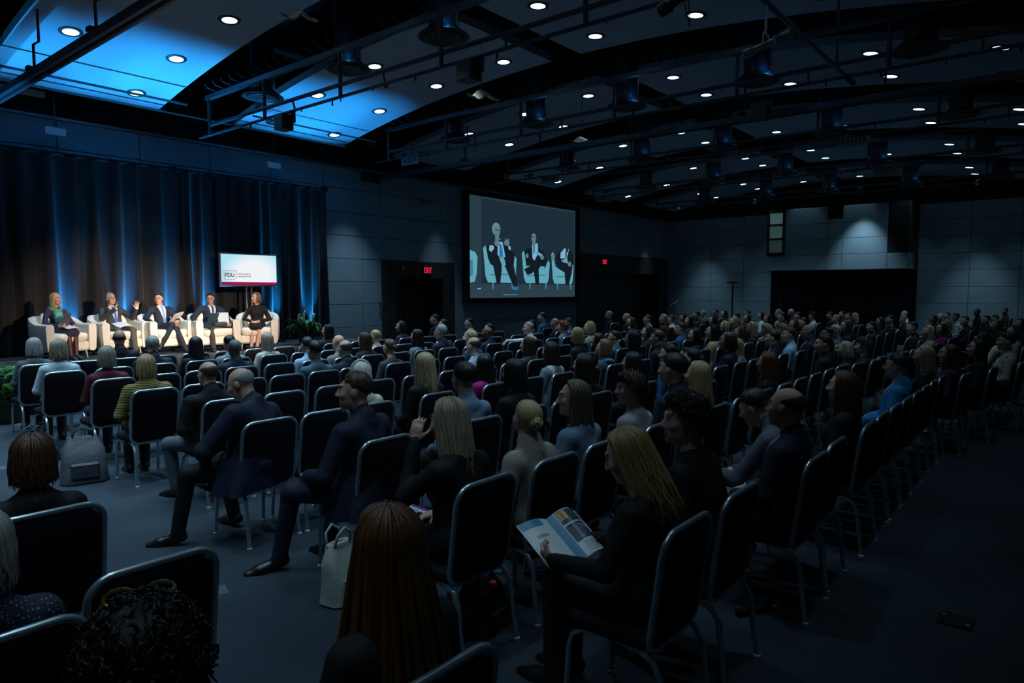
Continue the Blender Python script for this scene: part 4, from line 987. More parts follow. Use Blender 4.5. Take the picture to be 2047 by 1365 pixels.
# white tub armchairs
M_leather=mat('ivory_leather',(.84,.81,.73),.45,bump=.04,bscale=60,var=.04,vscale=4)
M_seam=mat('leather_seam',(.55,.50,.40),.6)
def tub_shell():
    """U-shaped wall: plan path from one arm tip round the back to the other, height rising to the back"""
    n=30; P=[]; w,d,r=.40,.37,.27
    path=[]
    for i in range(8): path.append((w-.055,d-(d+.02)*i/8*.75-.02,1,0))
    pts=[(w,.36),(w,.18),(w,.0),(w,-.12)]
    for k in range(1,10):
        a=k/10*math.pi/2; pts.append((w-r+r*math.cos(a),-.12-r*math.sin(a)))
    pts+= [(.06,-.39),(-.06,-.39)]
    for k in range(9,0,-1):
        a=k/10*math.pi/2; pts.append((-(w-r)-r*math.cos(a),-.12-r*math.sin(a)))
    pts+=[(-w,-.12),(-w,.0),(-w,.18),(-w,.36)]
    m=len(pts); rows=[]
    for i,(x,y) in enumerate(pts):
        a=pts[max(0,i-1)]; b=pts[min(m-1,i+1)]; tx,ty=b[0]-a[0],b[1]-a[1]; L=math.hypot(tx,ty); nx,ny=-ty/L,tx/L   # inward
        if nx*(-x)+ny*(-y)<0: nx,ny=-nx,-ny
        back=max(0,min(1,(-y+.05)/.40)); h=.60+.13*back*back*(3-2*back); th=.115-.02*back; fl=.02
        prof=[(.03,.13),(0,.17),(-.012,.35),(-.018,h-.06),(-.008,h-.015),(.03,h),(th-.03,h),(th,h-.03),(th,.40),(th,.20),(th-.01,.13)]
        rows.append([(x+nx*o,y+ny*o,z) for o,z in prof])
    mb=MB(); mb.grid(rows,m,len(rows[0]))
    for e in (0,m-1):
        rw=rows[e]; mb.add(rw,[tuple(range(len(rw)))])
    mb.add([rw[0] for rw in rows]+[rw[-1] for rw in rows],[(i,i+1,m+i+1,m+i) for i in range(m-1)])
    return mb
def rounded_slab(w,d,h,r,z0,y0,seg=4):
    """soft cushion"""
    P=[]; lv=[(0,r*.9),(.25*h,r*.2),(.6*h,0),(.9*h,r*.25),(h,r)]
    out=rrect(w,d,min(.09,w*.3,d*.3),5)
    rows=[]
    for z,ins in lv:
        k=[(x*(1-ins*2/w),y*(1-ins*2/d)) for x,y in out]; rows.append([(x,y+y0,z0+z) for x,y in k])
    mb=MB(); mb.grid([[rows[j][i] for j in range(len(rows))] for i in range(len(out))],len(out),len(rows),closed_u=True)
    mb.add(rows[0],[tuple(range(len(out)))]); top=rows[-1]; c=(0,y0,z0+h+.012)
    mb.add(top+[c],[(i,(i+1)%len(out),len(out)) for i in range(len(out))])
    return mb
tub=empty('tub_armchair')
tub_shell().build('shell',M_leather,tub,smooth=True,angle=55)
rounded_slab(.565,.60,.145,.03,.295,.085).build('seat_cushion',M_leather,tub,smooth=True,angle=60)
bc=rounded_slab(.50,.36,.13,.035,0,0); bc.build('back_cushion',M_leather,tub,(0,-.20,.60),(R(-78),0,0),smooth=True,angle=60)
MB().bbox((-.30,-.30,.13),(.30,.345,.295),.03).build('base',M_leather,tub)
for sx in (-1,1):
    for sy in (-1,1):
        MB().tube([(sx*.27,sy*.26,.14),(sx*.285,sy*.28,.0)],[.026,.020],8).build('leg',M_alum,tub,smooth=True,angle=50)
    MB().tube([(sx*.402,-.12,.18),(sx*.416,-.12,.35),(sx*.420,-.12,.60)],.004,4).build('seam',M_seam,tub)
SEATS=[(4.16,13.60,191),(5.06,13.60,186),(5.84,13.42,181),(6.63,13.12,172),(7.38,12.75,146)]
labs=['ivory leather tub armchair of the blond moderator, farthest left','ivory leather tub armchair of the gesturing grey-haired speaker','ivory leather tub armchair between the blue-tie speakers, in the middle','ivory leather tub armchair of the man with the open folder','ivory leather tub armchair of the woman in black, beside the plant']
for i,(x,y,a) in enumerate(SEATS):
    o=tub if i==0 else copy_tree(tub)
    o.location=(x,y,SZ); o.rotation_euler=(0,0,R(a)); tag(o,labs[i],'armchair','ivory armchairs on stage')
# speakers
ps=.90
def sp(i,body,dy=-.06,**kw):
    x,y,a=SEATS[i]; return put_person('person',body,(x-math.sin(R(a))*dy,y+math.cos(R(a))*dy,SZ),R(a),scale=ps,**kw)
h_long=make_hair('long',101); h_sh=make_hair('short',102); h_sh2=make_hair('short',103); h_bob=make_hair('bob',104)
kw=dict(seat=.43,fine=.0045,coarse=.010)
b1=Body('f',style='top',leg='skirt',lean=-9,yaw=22,**kw,legs={'R':dict(knee=(.06,.44,.50),ankle=(.07,.52,.10),toe=(.05,1,-.3)),'L':dict(knee=(-.07,.44,.50),ankle=(-.02,.54,.10),toe=(-.05,1,-.3))},
 arms={'R':dict(elbow=(.25,.02,.66),wrist=(.15,.30,.64),dir=(-.3,.9,.15),palm=(-1,0,-.2),curl=1.0),'L':dict(elbow=(-.25,.04,.66),wrist=(-.13,.30,.62),dir=(.5,.8,0),palm=(0,-.1,-1),curl=.4)})
p1=sp(0,b1,skin='fair',top=cloth_mat('top','navyblue') if 0 else mat('moderator_dress',(.022,.022,.075),.75,bump=.25,bscale=9),bottom=MATS['moderator_dress'],leg=M_hose,hair=h_long,hairc='blond',label='blond woman in navy dress and green scarf holding a tablet on stage')
M_scarf=mat('green_scarf',(.11,.34,.26),.7,bump=.5,bscale=25,var=.35,vscale=30)
sf=MB(); hc=b1.headC
nk=b1.neck
sf.tube([(nk[0]+.098*math.sin(a),nk[1]+.005+.092*math.cos(a),nk[2]-.015-.028*math.cos(a)+.012*math.sin(3*a)) for a in [2*math.pi*k/20 for k in range(20)]],.034,8,closed=True)
sf.tube([(.03,nk[1]+.10,nk[2]-.04),(.05,nk[1]+.155,nk[2]-.12),(.06,nk[1]+.20,nk[2]-.22),(.04,nk[1]+.22,nk[2]-.33)],[.04,.055,.06,.04],8,flat=.5)
sf.tube([(-.02,nk[1]+.10,nk[2]-.04),(-.02,nk[1]+.155,nk[2]-.11),(-.01,nk[1]+.195,nk[2]-.20),(.0,nk[1]+.21,nk[2]-.29)],[.04,.05,.055,.04],8,flat=.5)
sf.build('scarf',M_scarf,p1,smooth=True)
b2=Body('m',style='suit',tie=True,lean=-14,yaw=4,pitch=4,**kw,bulk=1.0,
 legs={'R':dict(knee=(.15,.44,.50),ankle=(.17,.50,.10),toe=(.1,1,-.3)),'L':dict(knee=(-.13,.46,.49),ankle=(-.08,.62,.11),toe=(-.1,1,-.35))},
 arms={'R':dict(elbow=(.28,.10,.74),wrist=(.13,.31,.93),dir=(-.05,.30,.95),palm=(-.75,.55,0),curl=.22,spread=.5),'L':dict(elbow=(-.31,.12,.74),wrist=(-.27,.36,.93),dir=(-.02,.22,.97),palm=(.35,.85,0),curl=.15,spread=.6)})
M_tie=mat('blue_tie',(.05,.13,.50),.5)
p2=sp(1,b2,skin='fair',top=cloth_mat('suit','charcoal'),bottom=mat('taupe_trouser',(.085,.075,.068),.75,bump=.3,bscale=9),tie=M_tie,hair=h_sh,hairc='grey',label='grey-haired man with glasses raising both hands on stage')
glasses(p2,b2)
b3=Body('m',style='suit',tie=True,lean=-13,yaw=-42,pitch=-2,**kw,bulk=1.08,
 legs={'R':dict(knee=(.03,.47,.585),ankle=(.19,.47,.28),toe=(.55,.35,-.62)),'L':dict(knee=(-.08,.44,.485),ankle=(-.17,.60,.11),toe=(-.12,1,-.32))},
 arms={'R':dict(elbow=(.33,-.02,.70),wrist=(.34,.22,.66),dir=(.15,.75,-.45),palm=(-.2,-.3,-1),curl=.5),'L':dict(elbow=(-.28,.06,.68),wrist=(-.17,.33,.66),dir=(.5,.8,.1),palm=(.2,0,-1),curl=.6)})
p3=sp(2,b3,skin='fair',top=cloth_mat('suit','navy'),bottom=cloth_mat('suit','navy'),tie=mat('sky_tie',(.16,.32,.62),.5),hair=h_sh2,hairc='dark',label='dark-haired man in navy suit and pale blue tie, legs crossed on stage')
glasses(p3,b3)
b4=Body('m',style='suit',tie=True,lean=-12,yaw=-26,pitch=-8,side=-5,**kw,bulk=1.12,
 legs={'R':dict(knee=(.15,.43,.50),ankle=(.13,.50,.10),toe=(.1,1,-.3)),'L':dict(knee=(-.30,.36,.57),ankle=(.06,.46,.58),toe=(.55,.55,-.25))},
 arms={'R':dict(elbow=(.36,.0,.72),wrist=(.42,.20,.66),dir=(.1,.85,-.35),palm=(0,-.3,-1),curl=.4),'L':dict(elbow=(-.31,.10,.70),wrist=(-.26,.34,.64),dir=(.2,.75,-.5),palm=(.2,-.5,-.8),curl=.35)})
p4=sp(3,b4,skin='tan',top=cloth_mat('suit','navy'),bottom=cloth_mat('suit','charcoal'),shirt=mat('ice_shirt',(.50,.62,.74),.7),tie=mat('plum_tie',(.05,.012,.03),.5),hair=make_hair('short',105),hairc='black',label='dark-haired man with glasses and open folder, ankle on knee, on stage')
glasses(p4,b4)
b5=Body('f',style='top',leg='skirt',lean=-5,yaw=-52,**kw,sleeve='long',
 legs={'R':dict(knee=(.075,.44,.50),ankle=(.10,.46,.10),toe=(.05,1,-.3)),'L':dict(knee=(-.075,.44,.50),ankle=(-.02,.50,.10),toe=(-.05,1,-.3))},
 arms={'R':dict(elbow=(.27,.05,.67),wrist=(.09,.33,.62),dir=(-.8,.55,0),palm=(0,-.2,-1),curl=.7),'L':dict(elbow=(-.27,.07,.67),wrist=(-.07,.33,.63),dir=(.8,.5,0),palm=(0,-.2,-1),curl=.7)})
p5=sp(4,b5,skin='fair',top=cloth_mat('top','black'),bottom=cloth_mat('top','black'),leg=skin_mat('fair'),hair=h_bob,hairc='lightbrown',label='smiling brown-haired woman in black dress looking left on stage')
# things the speakers hold: tablet, papers, folder (in the world frame of each seat)
def seat_frame(i,p):
    x,y,a=SEATS[i]; a=R(a); px,py,pz=[q*ps for q in p]; dy=-.06
    bx_,by_=x-math.sin(a)*dy,y+math.cos(a)*dy
    return (bx_+px*math.cos(a)-py*math.sin(a), by_+px*math.sin(a)+py*math.cos(a), SZ+pz)
tb=MB().bbox((-.09,-.004,-.125),(.09,.004,.125),.003).build('tablet',mat('tablet_back',(.07,.07,.075),.4),None,seat_frame(0,(.06,.40,.75)),(R(-22),R(12),R(191+18)))
tag(tb,'dark tablet held upright by the blond moderator','tablet')
M_sheet=mat('white_paper',(.78,.80,.82),.7)
def sheet(i,p,rot,w_,h_,lab,name='paper_sheet',m=None):
    P=[[(w_*(u/4-.5),h_*(v/4-.5),.012*math.sin(u*.8)+.01*math.cos(v*.9)) for v in range(5)] for u in range(5)]
    mb=MB(); mb.grid(P,5,5); mb.grid([[(a,b_,c-.003) for a,b_,c in r_] for r_ in P],5,5)
    o=mb.build(name,m or M_sheet,None,seat_frame(i,p),tuple(R(q) for q in rot),smooth=True); return tag(o,lab,'paper')
sheet(0,(-.02,.38,.605),(-4,0,191),.22,.30,'white papers on the lap of the blond moderator')
sheet(1,(.0,.30,.615),(-8,8,186),.22,.30,'white papers on the lap of the gesturing speaker')
sheet(2,(-.12,.36,.74),(38,14,190),.22,.30,'sheaf of papers held by the man in the middle chair')
fo=empty('open_folder',seat_frame(3,(-.03,.34,.70)),R(172)); tag(fo,'open dark folder with white page held by the man on stage','folder')
for s in (-1,1):
    MB().bbox((0,-.003,-.13),(.20,.003,.13),.002).build('cover',mat('folder_navy',(.02,.05,.09),.5) if s>0 else mat('folder_pale',(.55,.60,.63),.5),fo,(0,0,0),(R(-30),R(s*0),R(14 if s>0 else 166)))
    if s<0: MB().bbox((.01,.004,-.12),(.19,.007,.12),.001).build('page',M_sheet,fo,(0,0,0),(R(-30),0,R(166)))
# monitor on a stand
tv=empty('monitor',(7.845,13.80,0)); tag(tv,'flat monitor on twin poles showing a logo slide','monitor')
M_bez=mat('monitor_bezel',(.10,.10,.11),.35)
z0,z1,hw=1.98,2.69,.665
MB().bbox((-hw,-.0,z0),(hw,.06,z1),.01).build('casing',M_bez,tv)
def scr_mat():
    m=bpy.data.materials.new('slide_glow'); m.use_nodes=True; nt=m.node_tree; nt.nodes.remove(nt.nodes['Principled BSDF'])
    tc=nt.nodes.new('ShaderNodeTexCoord'); gr=nt.nodes.new('ShaderNodeTexGradient'); gr.gradient_type='SPHERICAL'
    mp=nt.nodes.new('ShaderNodeMapping'); mp.inputs['Location'].default_value=(-.5,0,-.36); mp.inputs['Scale'].default_value=(1.0,1,1.35); mp.vector_type='POINT'
    mp.inputs['Location'].default_value=(0,0,0)
    mp2=nt.nodes.new('ShaderNodeMapping'); mp2.inputs['Location'].default_value=(-.10,0,-2.22)
    nt.links.new(tc.outputs['Object'],mp2.inputs[0]); nt.links.new(mp2.outputs[0],mp.inputs[0]); nt.links.new(mp.outputs[0],gr.inputs[0])
    r=nt.nodes.new('ShaderNodeValToRGB'); r.color_ramp.elements[0].position=.25; r.color_ramp.elements[1].position=.62
    r.color_ramp.elements[0].color=(.42,.80,.95,1); r.color_ramp.elements[1].color=(.93,.95,.98,1)
    nt.links.new(gr.outputs['Fac'],r.inputs[0]); e=nt.nodes.new('ShaderNodeEmission'); e.inputs[1].default_value=.95
    nt.links.new(r.outputs[0],e.inputs[0]); nt.links.new(e.outputs[0],nt.nodes['Material Output'].inputs[0]); return m
MB().box((-hw+.025,-.004,z0+.035),(hw-.025,-.001,z1-.03)).build('display',scr_mat(),tv)
MB().box((-hw+.025,-.007,z0+.035),(hw-.025,-.004,z0+.095)).build('maroon_band',emis('slide_maroon',(.36,.008,.10),.9),tv)
M_logo=emis('slide_navy',(.012,.014,.03),.9); M_logor=emis('slide_red',(.75,.03,.09),.9)
lg=MB(); lx0,lx1,lz0,lz1=-.585,-.305,2.125,2.315; th=.009
lg.box((lx0,-.007,lz0),(lx0+th,-.004,lz1)).box((lx0,-.007,lz1-th),(lx1,-.004,lz1)).box((lx1-th,-.007,lz0+.05),(lx1,-.004,lz1)).box((lx0,-.007,lz0),(lx1-.05,-.004,lz0+th))
lg.add([(lx1-.05,-.0065,lz0),(lx1,-.0065,lz0+.05),(lx1,-.0065,lz0+.062),(lx1-.06,-.0065,lz0)],[(0,1,2,3)])
lg.build('logo_frame',M_logor,tv)
def text(s,x,z,size,m,name,bold=0.0,spacing=1.0):
    cu=bpy.data.curves.new(name,'FONT'); cu.body=s; cu.size=size; cu.extrude=.0006; cu.offset=bold; cu.space_character=spacing
    o=bpy.data.objects.new(name,cu); C.objects.link(o); dg=bpy.context.evaluated_depsgraph_get()
    me=bpy.data.meshes.new_from_object(o.evaluated_get(dg)); bpy.data.objects.remove(o)
    me.materials.clear(); me.materials.append(m)
    q=link(name,me,tv,(x,-.008,z),(R(90),0,0)); return q
text('FDLI',-.566,2.185,.115,M_logo,'logo_letters',.0015,.95)
text('FOOD & DRUG',-.285,2.230,.043,M_logo,'logo_words',.0006)
text('LAW INSTITUTE',-.285,2.178,.043,M_logo,'logo_words',.0006)
for x in (-.06,.06):
    MB().tube([(x,.05,SZ+.03),(x,.05,2.1)],.020,8).build('pole',M_alum,tv,smooth=True)
MB().bbox((-.35,-.20,SZ),(.35,.30,SZ+.04),.01).build('stand_base',M_black,tv)
MB().cbox((.2,.03,z1+.012),(.10,.03,.02)).build('camera_nub',M_black,tv)
# peace lily in a pot
pl=empty('peace_lily',(8.62,12.9,SZ)); tag(pl,'potted peace lily with white blooms at the right end of the stage','plant')
MB().lathe([(.10,0),(.15,.02),(.17,.24),(.185,.27),(.16,.27),(.14,.22)],18).build('pot',mat('dark_pot',(.02,.018,.016),.5),pl,smooth=True,angle=40)
M_leaf=mat('lily_leaf',(.06,.22,.03),.35,var=.4,vscale=6); M_fl=mat('lily_bloom',(.82,.84,.80),.5)
def leaf(L,wd,droop,r):
    P=[]
    for i in range(8):
        t_=i/7; w_=wd*math.sin(math.pi*min(1,(.06+t_*.94))**.8)*(1-t_*.2)
        a=R(70)-droop*t_*t_; 
        if i==0: x,z=0,0
        else: x+=L/7*math.cos(a); z+=L/7*math.sin(a)
        P.append([(x,-w_,z+.25*w_),(x,0,z-.15*w_),(x,w_,z+.25*w_)])
    return MB().grid(P,8,3)
r_=random.Random(5)
leafm=[leaf(.46,.058,R(d),r_).mesh('leaf',M_leaf,True) for d in (95,130,150,70)]
for i in range(44):
    o=link('leaf',leafm[i%4],pl,(r_.uniform(-.06,.06),r_.uniform(-.06,.06),.24),(0,R(r_.uniform(-12,22)),r_.uniform(0,6.28))); o.scale=(r_.uniform(.8,1.25),)*3
for i,(dx,dy,h) in enumerate(((-.14,.02,.50),(.0,.05,.56),(.14,-.05,.50))):
    st=MB().tube([(0,0,.2),(dx*.5,dy*.5,h*.6),(dx,dy,h)],.006,5).build('flower_stem',M_leaf,pl)
    P=[[(s*.075*math.sin(math.pi*(k+.4)/8.8),.03*abs(s),.02+.21*k/8) for s in (-1,-.5,0,.5,1)] for k in range(9)]
    MB().grid(P,9,5).build('bloom',M_fl,pl,(dx,dy,h-.04),(R(8),R(dx*120),R(35)),smooth=True)
# fern in front of the stage
fn=empty('fern',(2.88,11.75,0)); tag(fn,'leafy green fern on the floor at the left end of the stage','plant')
MB().lathe([(.12,0),(.16,.02),(.18,.30),(.15,.30)],14).build('pot',MATS['dark_pot'],fn,smooth=True,angle=40)
M_fern=mat('fern_leaf',(.05,.26,.04),.5,var=.4,vscale=10)
def frond(r):
    mb=MB(); n=16; L=.62
    for i in range(n):
        t_=i/n; a=R(78)-R(125)*t_; x=L*t_*.8; z=.40*math.sin(t_*2.5); w_=.10*math.sin(math.pi*(t_*.85+.12))
        for s in (-1,1): mb.add([(x,0,z),(x+.015,s*w_*.5,z+.012),(x+.055,s*w_,z-.02),(x+.03,s*w_*.4,z-.01)],[(0,1,2,3)])
    return mb
frm=frond(r_).mesh('frond',M_fern)
for i in range(26):
    o=link('frond',frm,fn,(0,0,.28),(R(r_.uniform(-14,14)),R(r_.uniform(-45,25)),r_.uniform(0,6.28))); o.scale=(r_.uniform(.7,1.15),)*3
# blue uplights on the stage floor before the curtain
for i,(x,lab) in enumerate(((2.9,'blue uplight at far left of the stage curtain'),(4.55,'blue uplight behind the moderator'),(5.5,'blue uplight behind the gesturing speaker'),(6.35,'blue uplight behind the middle armchair'),(7.15,'blue uplight left of the monitor poles'),(8.75,'blue uplight behind the peace lily'),(9.75,'blue uplight at the right end of the stage curtain'))):
    t=empty('uplight',(x,14.12,SZ)); tag(t,lab,'uplight','blue uplights on the stage')
    MB().lathe([(.07,.05),(.09,.06),(.09,.20),(.08,.21)],14,cap=True).build('can',M_black,t,smooth=True,angle=40)
    MB().tube([(-.10,0,.14),(-.10,0,.01),(.10,0,.01),(.10,0,.14)],.012,6).build('yoke',M_black,t)
    l=spot('uplight_lamp',(x,14.12,SZ+.23),(x,12.95,5.8),BLUE_W*1.7,BLUE,37,.7,.05); l.parent=t; l.matrix_parent_inverse=Matrix.Translation((x,14.12,SZ)).inverted()
    l=spot('curtain_lamp',(x+.05,14.30,SZ+.10),(x+.05,14.5,1.66),BLUE_W*1.5,BLUE,30,1.0,.03); l.parent=t; l.matrix_parent_inverse=Matrix.Translation((x,14.12,SZ)).inverted()
# rig boom with profile spots near the camera
bm_=empty('lighting_boom',(0,2.4,4.63)); tag(bm_,'dark lighting boom crossing the upper right of the picture','boom')
MB().tube([(-.5,0,0),(10.0,0,0)],.026,8).build('pipe',M_pipe,bm_,smooth=True)
MB().tube([(9.6,0,0),(10.02,0,0)],.034,8).build('sleeve',M_black,bm_,smooth=True)
for x in (1.0,5.4,9.2): MB().tube([(x,0,0),(x,0,.9)],.015,6).build('hanger',M_pipe,bm_)
def profile_spot(loc,target,lab,m,k):
    t=empty('profile_spot',loc); tag(t,lab,'spotlight','profile spotlights on the boom')
    d=(Vector(target)-Vector(loc)); q=d.to_track_quat('Z','Y').to_euler()
    c=MB().lathe([(.075,-.40),(.095,-.38),(.095,-.16),(.07,-.13),(.06,.05),(.062,.18),(.085,.20),(.085,.33),(.075,.34)],16); c.build('barrel',m,t,(0,0,0),q,smooth=True,angle=35)
    fins=MB()
    for z in (-.36,-.32,-.28,-.24,-.20): fins.lathe([(.102,z),(.102,z+.012)],16)
    fins.build('cooling_fins',m,t,(0,0,0),q)
    MB().lathe([(.07,.335),(.05,.338)],14).build('lens',mat('spot_lens',(.3,.32,.34),.1),t,(0,0,0),q)
    MB().tube([(-.11,0,-.02),(-.11,0,.16),(.11,0,.16),(.11,0,-.02)],.014,6).build('yoke',M_alum if k else M_black,t)
    MB().tube([(0,0,.16),(0,0,(4.63-loc[2])/.62)],.018,6).build('clamp_stem',M_alum if k else M_black,t)
    MB().tube([(0,.02,(4.6-loc[2])/.62),(.16,.08,.10),(.28,.05,-.22),(.20,.0,-.30),(.06,-.05,-.05)],.007,5).build('cable',M_black,t,smooth=True)
    dv=d.normalized()*.24
    t.scale=(.62,)*3
    l=spot('spot_lamp',tuple(Vector(loc)+dv),target,KEY_W,WARM,19,1.0,.06); l.parent=t; l.matrix_parent_inverse=(Matrix.Translation(loc)@Matrix.Scale(.62,4)).inverted()
    return t
profile_spot((6.73,2.4,4.24),(5.2,13.5,1.35),'silver profile spotlight on the boom aimed at the stage',mat('spot_silver',(.38,.43,.47),.3,metal=.8),1)
profile_spot((4.95,2.4,4.12),(6.6,13.1,1.35),'black profile spotlight at the top edge right of centre',mat('spot_black',(.015,.015,.017),.5),0)
# tall floor stand before the far wall and small reading lamp
fs=empty('floor_stand',(28.0,11.08,0)); tag(fs,'thin black floor stand with small plate before the far wall','stand')
MB().tube([(0,0,.03),(0,0,2.2)],.035,8).build('pole',M_black,fs)
MB().bbox((-.16,-.22,2.19),(.16,.22,2.26),.02).build('head_plate',M_black,fs)
MB().lathe([(.22,0),(.22,.03),(.05,.05)],16).build('base',M_black,fs)
lm=empty('lectern_lamp',(25.2,12.35,0)); tag(lm,'thin gooseneck lamp with pale rod by the wide doorway','lamp')
MB().tube([(0,0,.03),(0,0,1.25),(-.1,.05,1.35)],.015,6).build('stem',M_black,lm)
MB().tube([(-.12,.10,1.28),(.10,-.12,1.50)],.022,6).build('rod',M_alum,lm)
MB().lathe([(.15,0),(.15,.03),(.02,.04)],14).build('base',M_black,lm)
# ------------------------------------------------------------------ banquet chairs
M_uphol=mat('navy_upholstery',(.0065,.007,.014),.75,bump=.12,bscale=260,spec=.25)
M_frame=mat('chair_frame',(.52,.64,.70),.28,metal=.85)
M_glide=mat('pale_glide',(.7,.72,.72),.4)
def chair_parts():
    BW,BH=.445,.525
    def tl(p,y=0):       # back plane tilted backwards
        x,z=p; a=R(8); zz=z+BH/2
        return (x,-.185-zz*math.sin(a)+y*math.cos(a),.405+zz*math.cos(a)+y*math.sin(a))
    out=rrect(BW-.03,BH-.03,.075,5); n=len(out)
    mb=MB(); rows=[]
    for y,s in ((-.018,.94),(-.024,.86),(-.016,1.0),(.012,1.0),(.030,.93),(.034,.6)): pass
    prof=((-.020,.60),(-.020,.93),(-.012,1.0),(.018,1.0),(.032,.93),(.036,.55))
    for y,s in prof: rows.append([tl((x*s,z*s),y) for x,z in out])
    mb.grid([[rows[j][i] for j in range(len(rows))] for i in range(n)],n,len(rows),closed_u=True)
    mb.add(rows[0],[tuple(range(n))]); mb.add(rows[-1],[tuple(range(n))])
    back=mb.mesh('backrest',M_uphol,True,50)
    fo=rrect(BW,BH,.085,7)
    fr=MB().tube([tl(p,0.0) for p in fo],.0150,8,closed=True).mesh('back_frame',M_frame,True)
    seat=rounded_slab(.44,.45,.075,.03,.405,.02).mesh('seat',M_uphol,True,60)
    legs=[];gl=[]
    for sx in (-1,1):
        for sy in (-1,1):
            x=sx*.195
            if sy<0: path=[(x*.9,-.02,.405),(x,-.14,.402),(x*1.02,-.20,.38),(x*1.04,-.235,.32),(x*1.06,-.255,.15),(x*1.08,-.275,.012)]
            else: path=[(x*.9,.06,.405),(x,.15,.402),(x*1.01,.195,.375),(x*1.02,.215,.31),(x*1.03,.225,.15),(x*1.04,.235,.012)]
            legs.append(MB().tube(path,.0145,7).mesh('leg',M_frame,True,50)); e=path[-1]
            gl.append(MB().lathe([(.019,0),(.019,.010),(.014,.014)],8,(e[0],e[1],0)).mesh('glide',M_glide))
    return back,fr,seat,legs,gl
cb,cfr,cseat,clegs,cgl=chair_parts()
NCH=[0]
def chair(x,y,rz,label,full=True):
    NCH[0]+=1
    t=empty('banquet_chair',(x,y,0),rz); tag(t,label,'chair','banquet chairs of the audience')
    link('backrest',cb,t); link('back_frame',cfr,t); link('seat',cseat,t)
    for a,g in zip(clegs,cgl):
        l=link('leg',a,t)
        if full: link('glide',g,l)
    return t
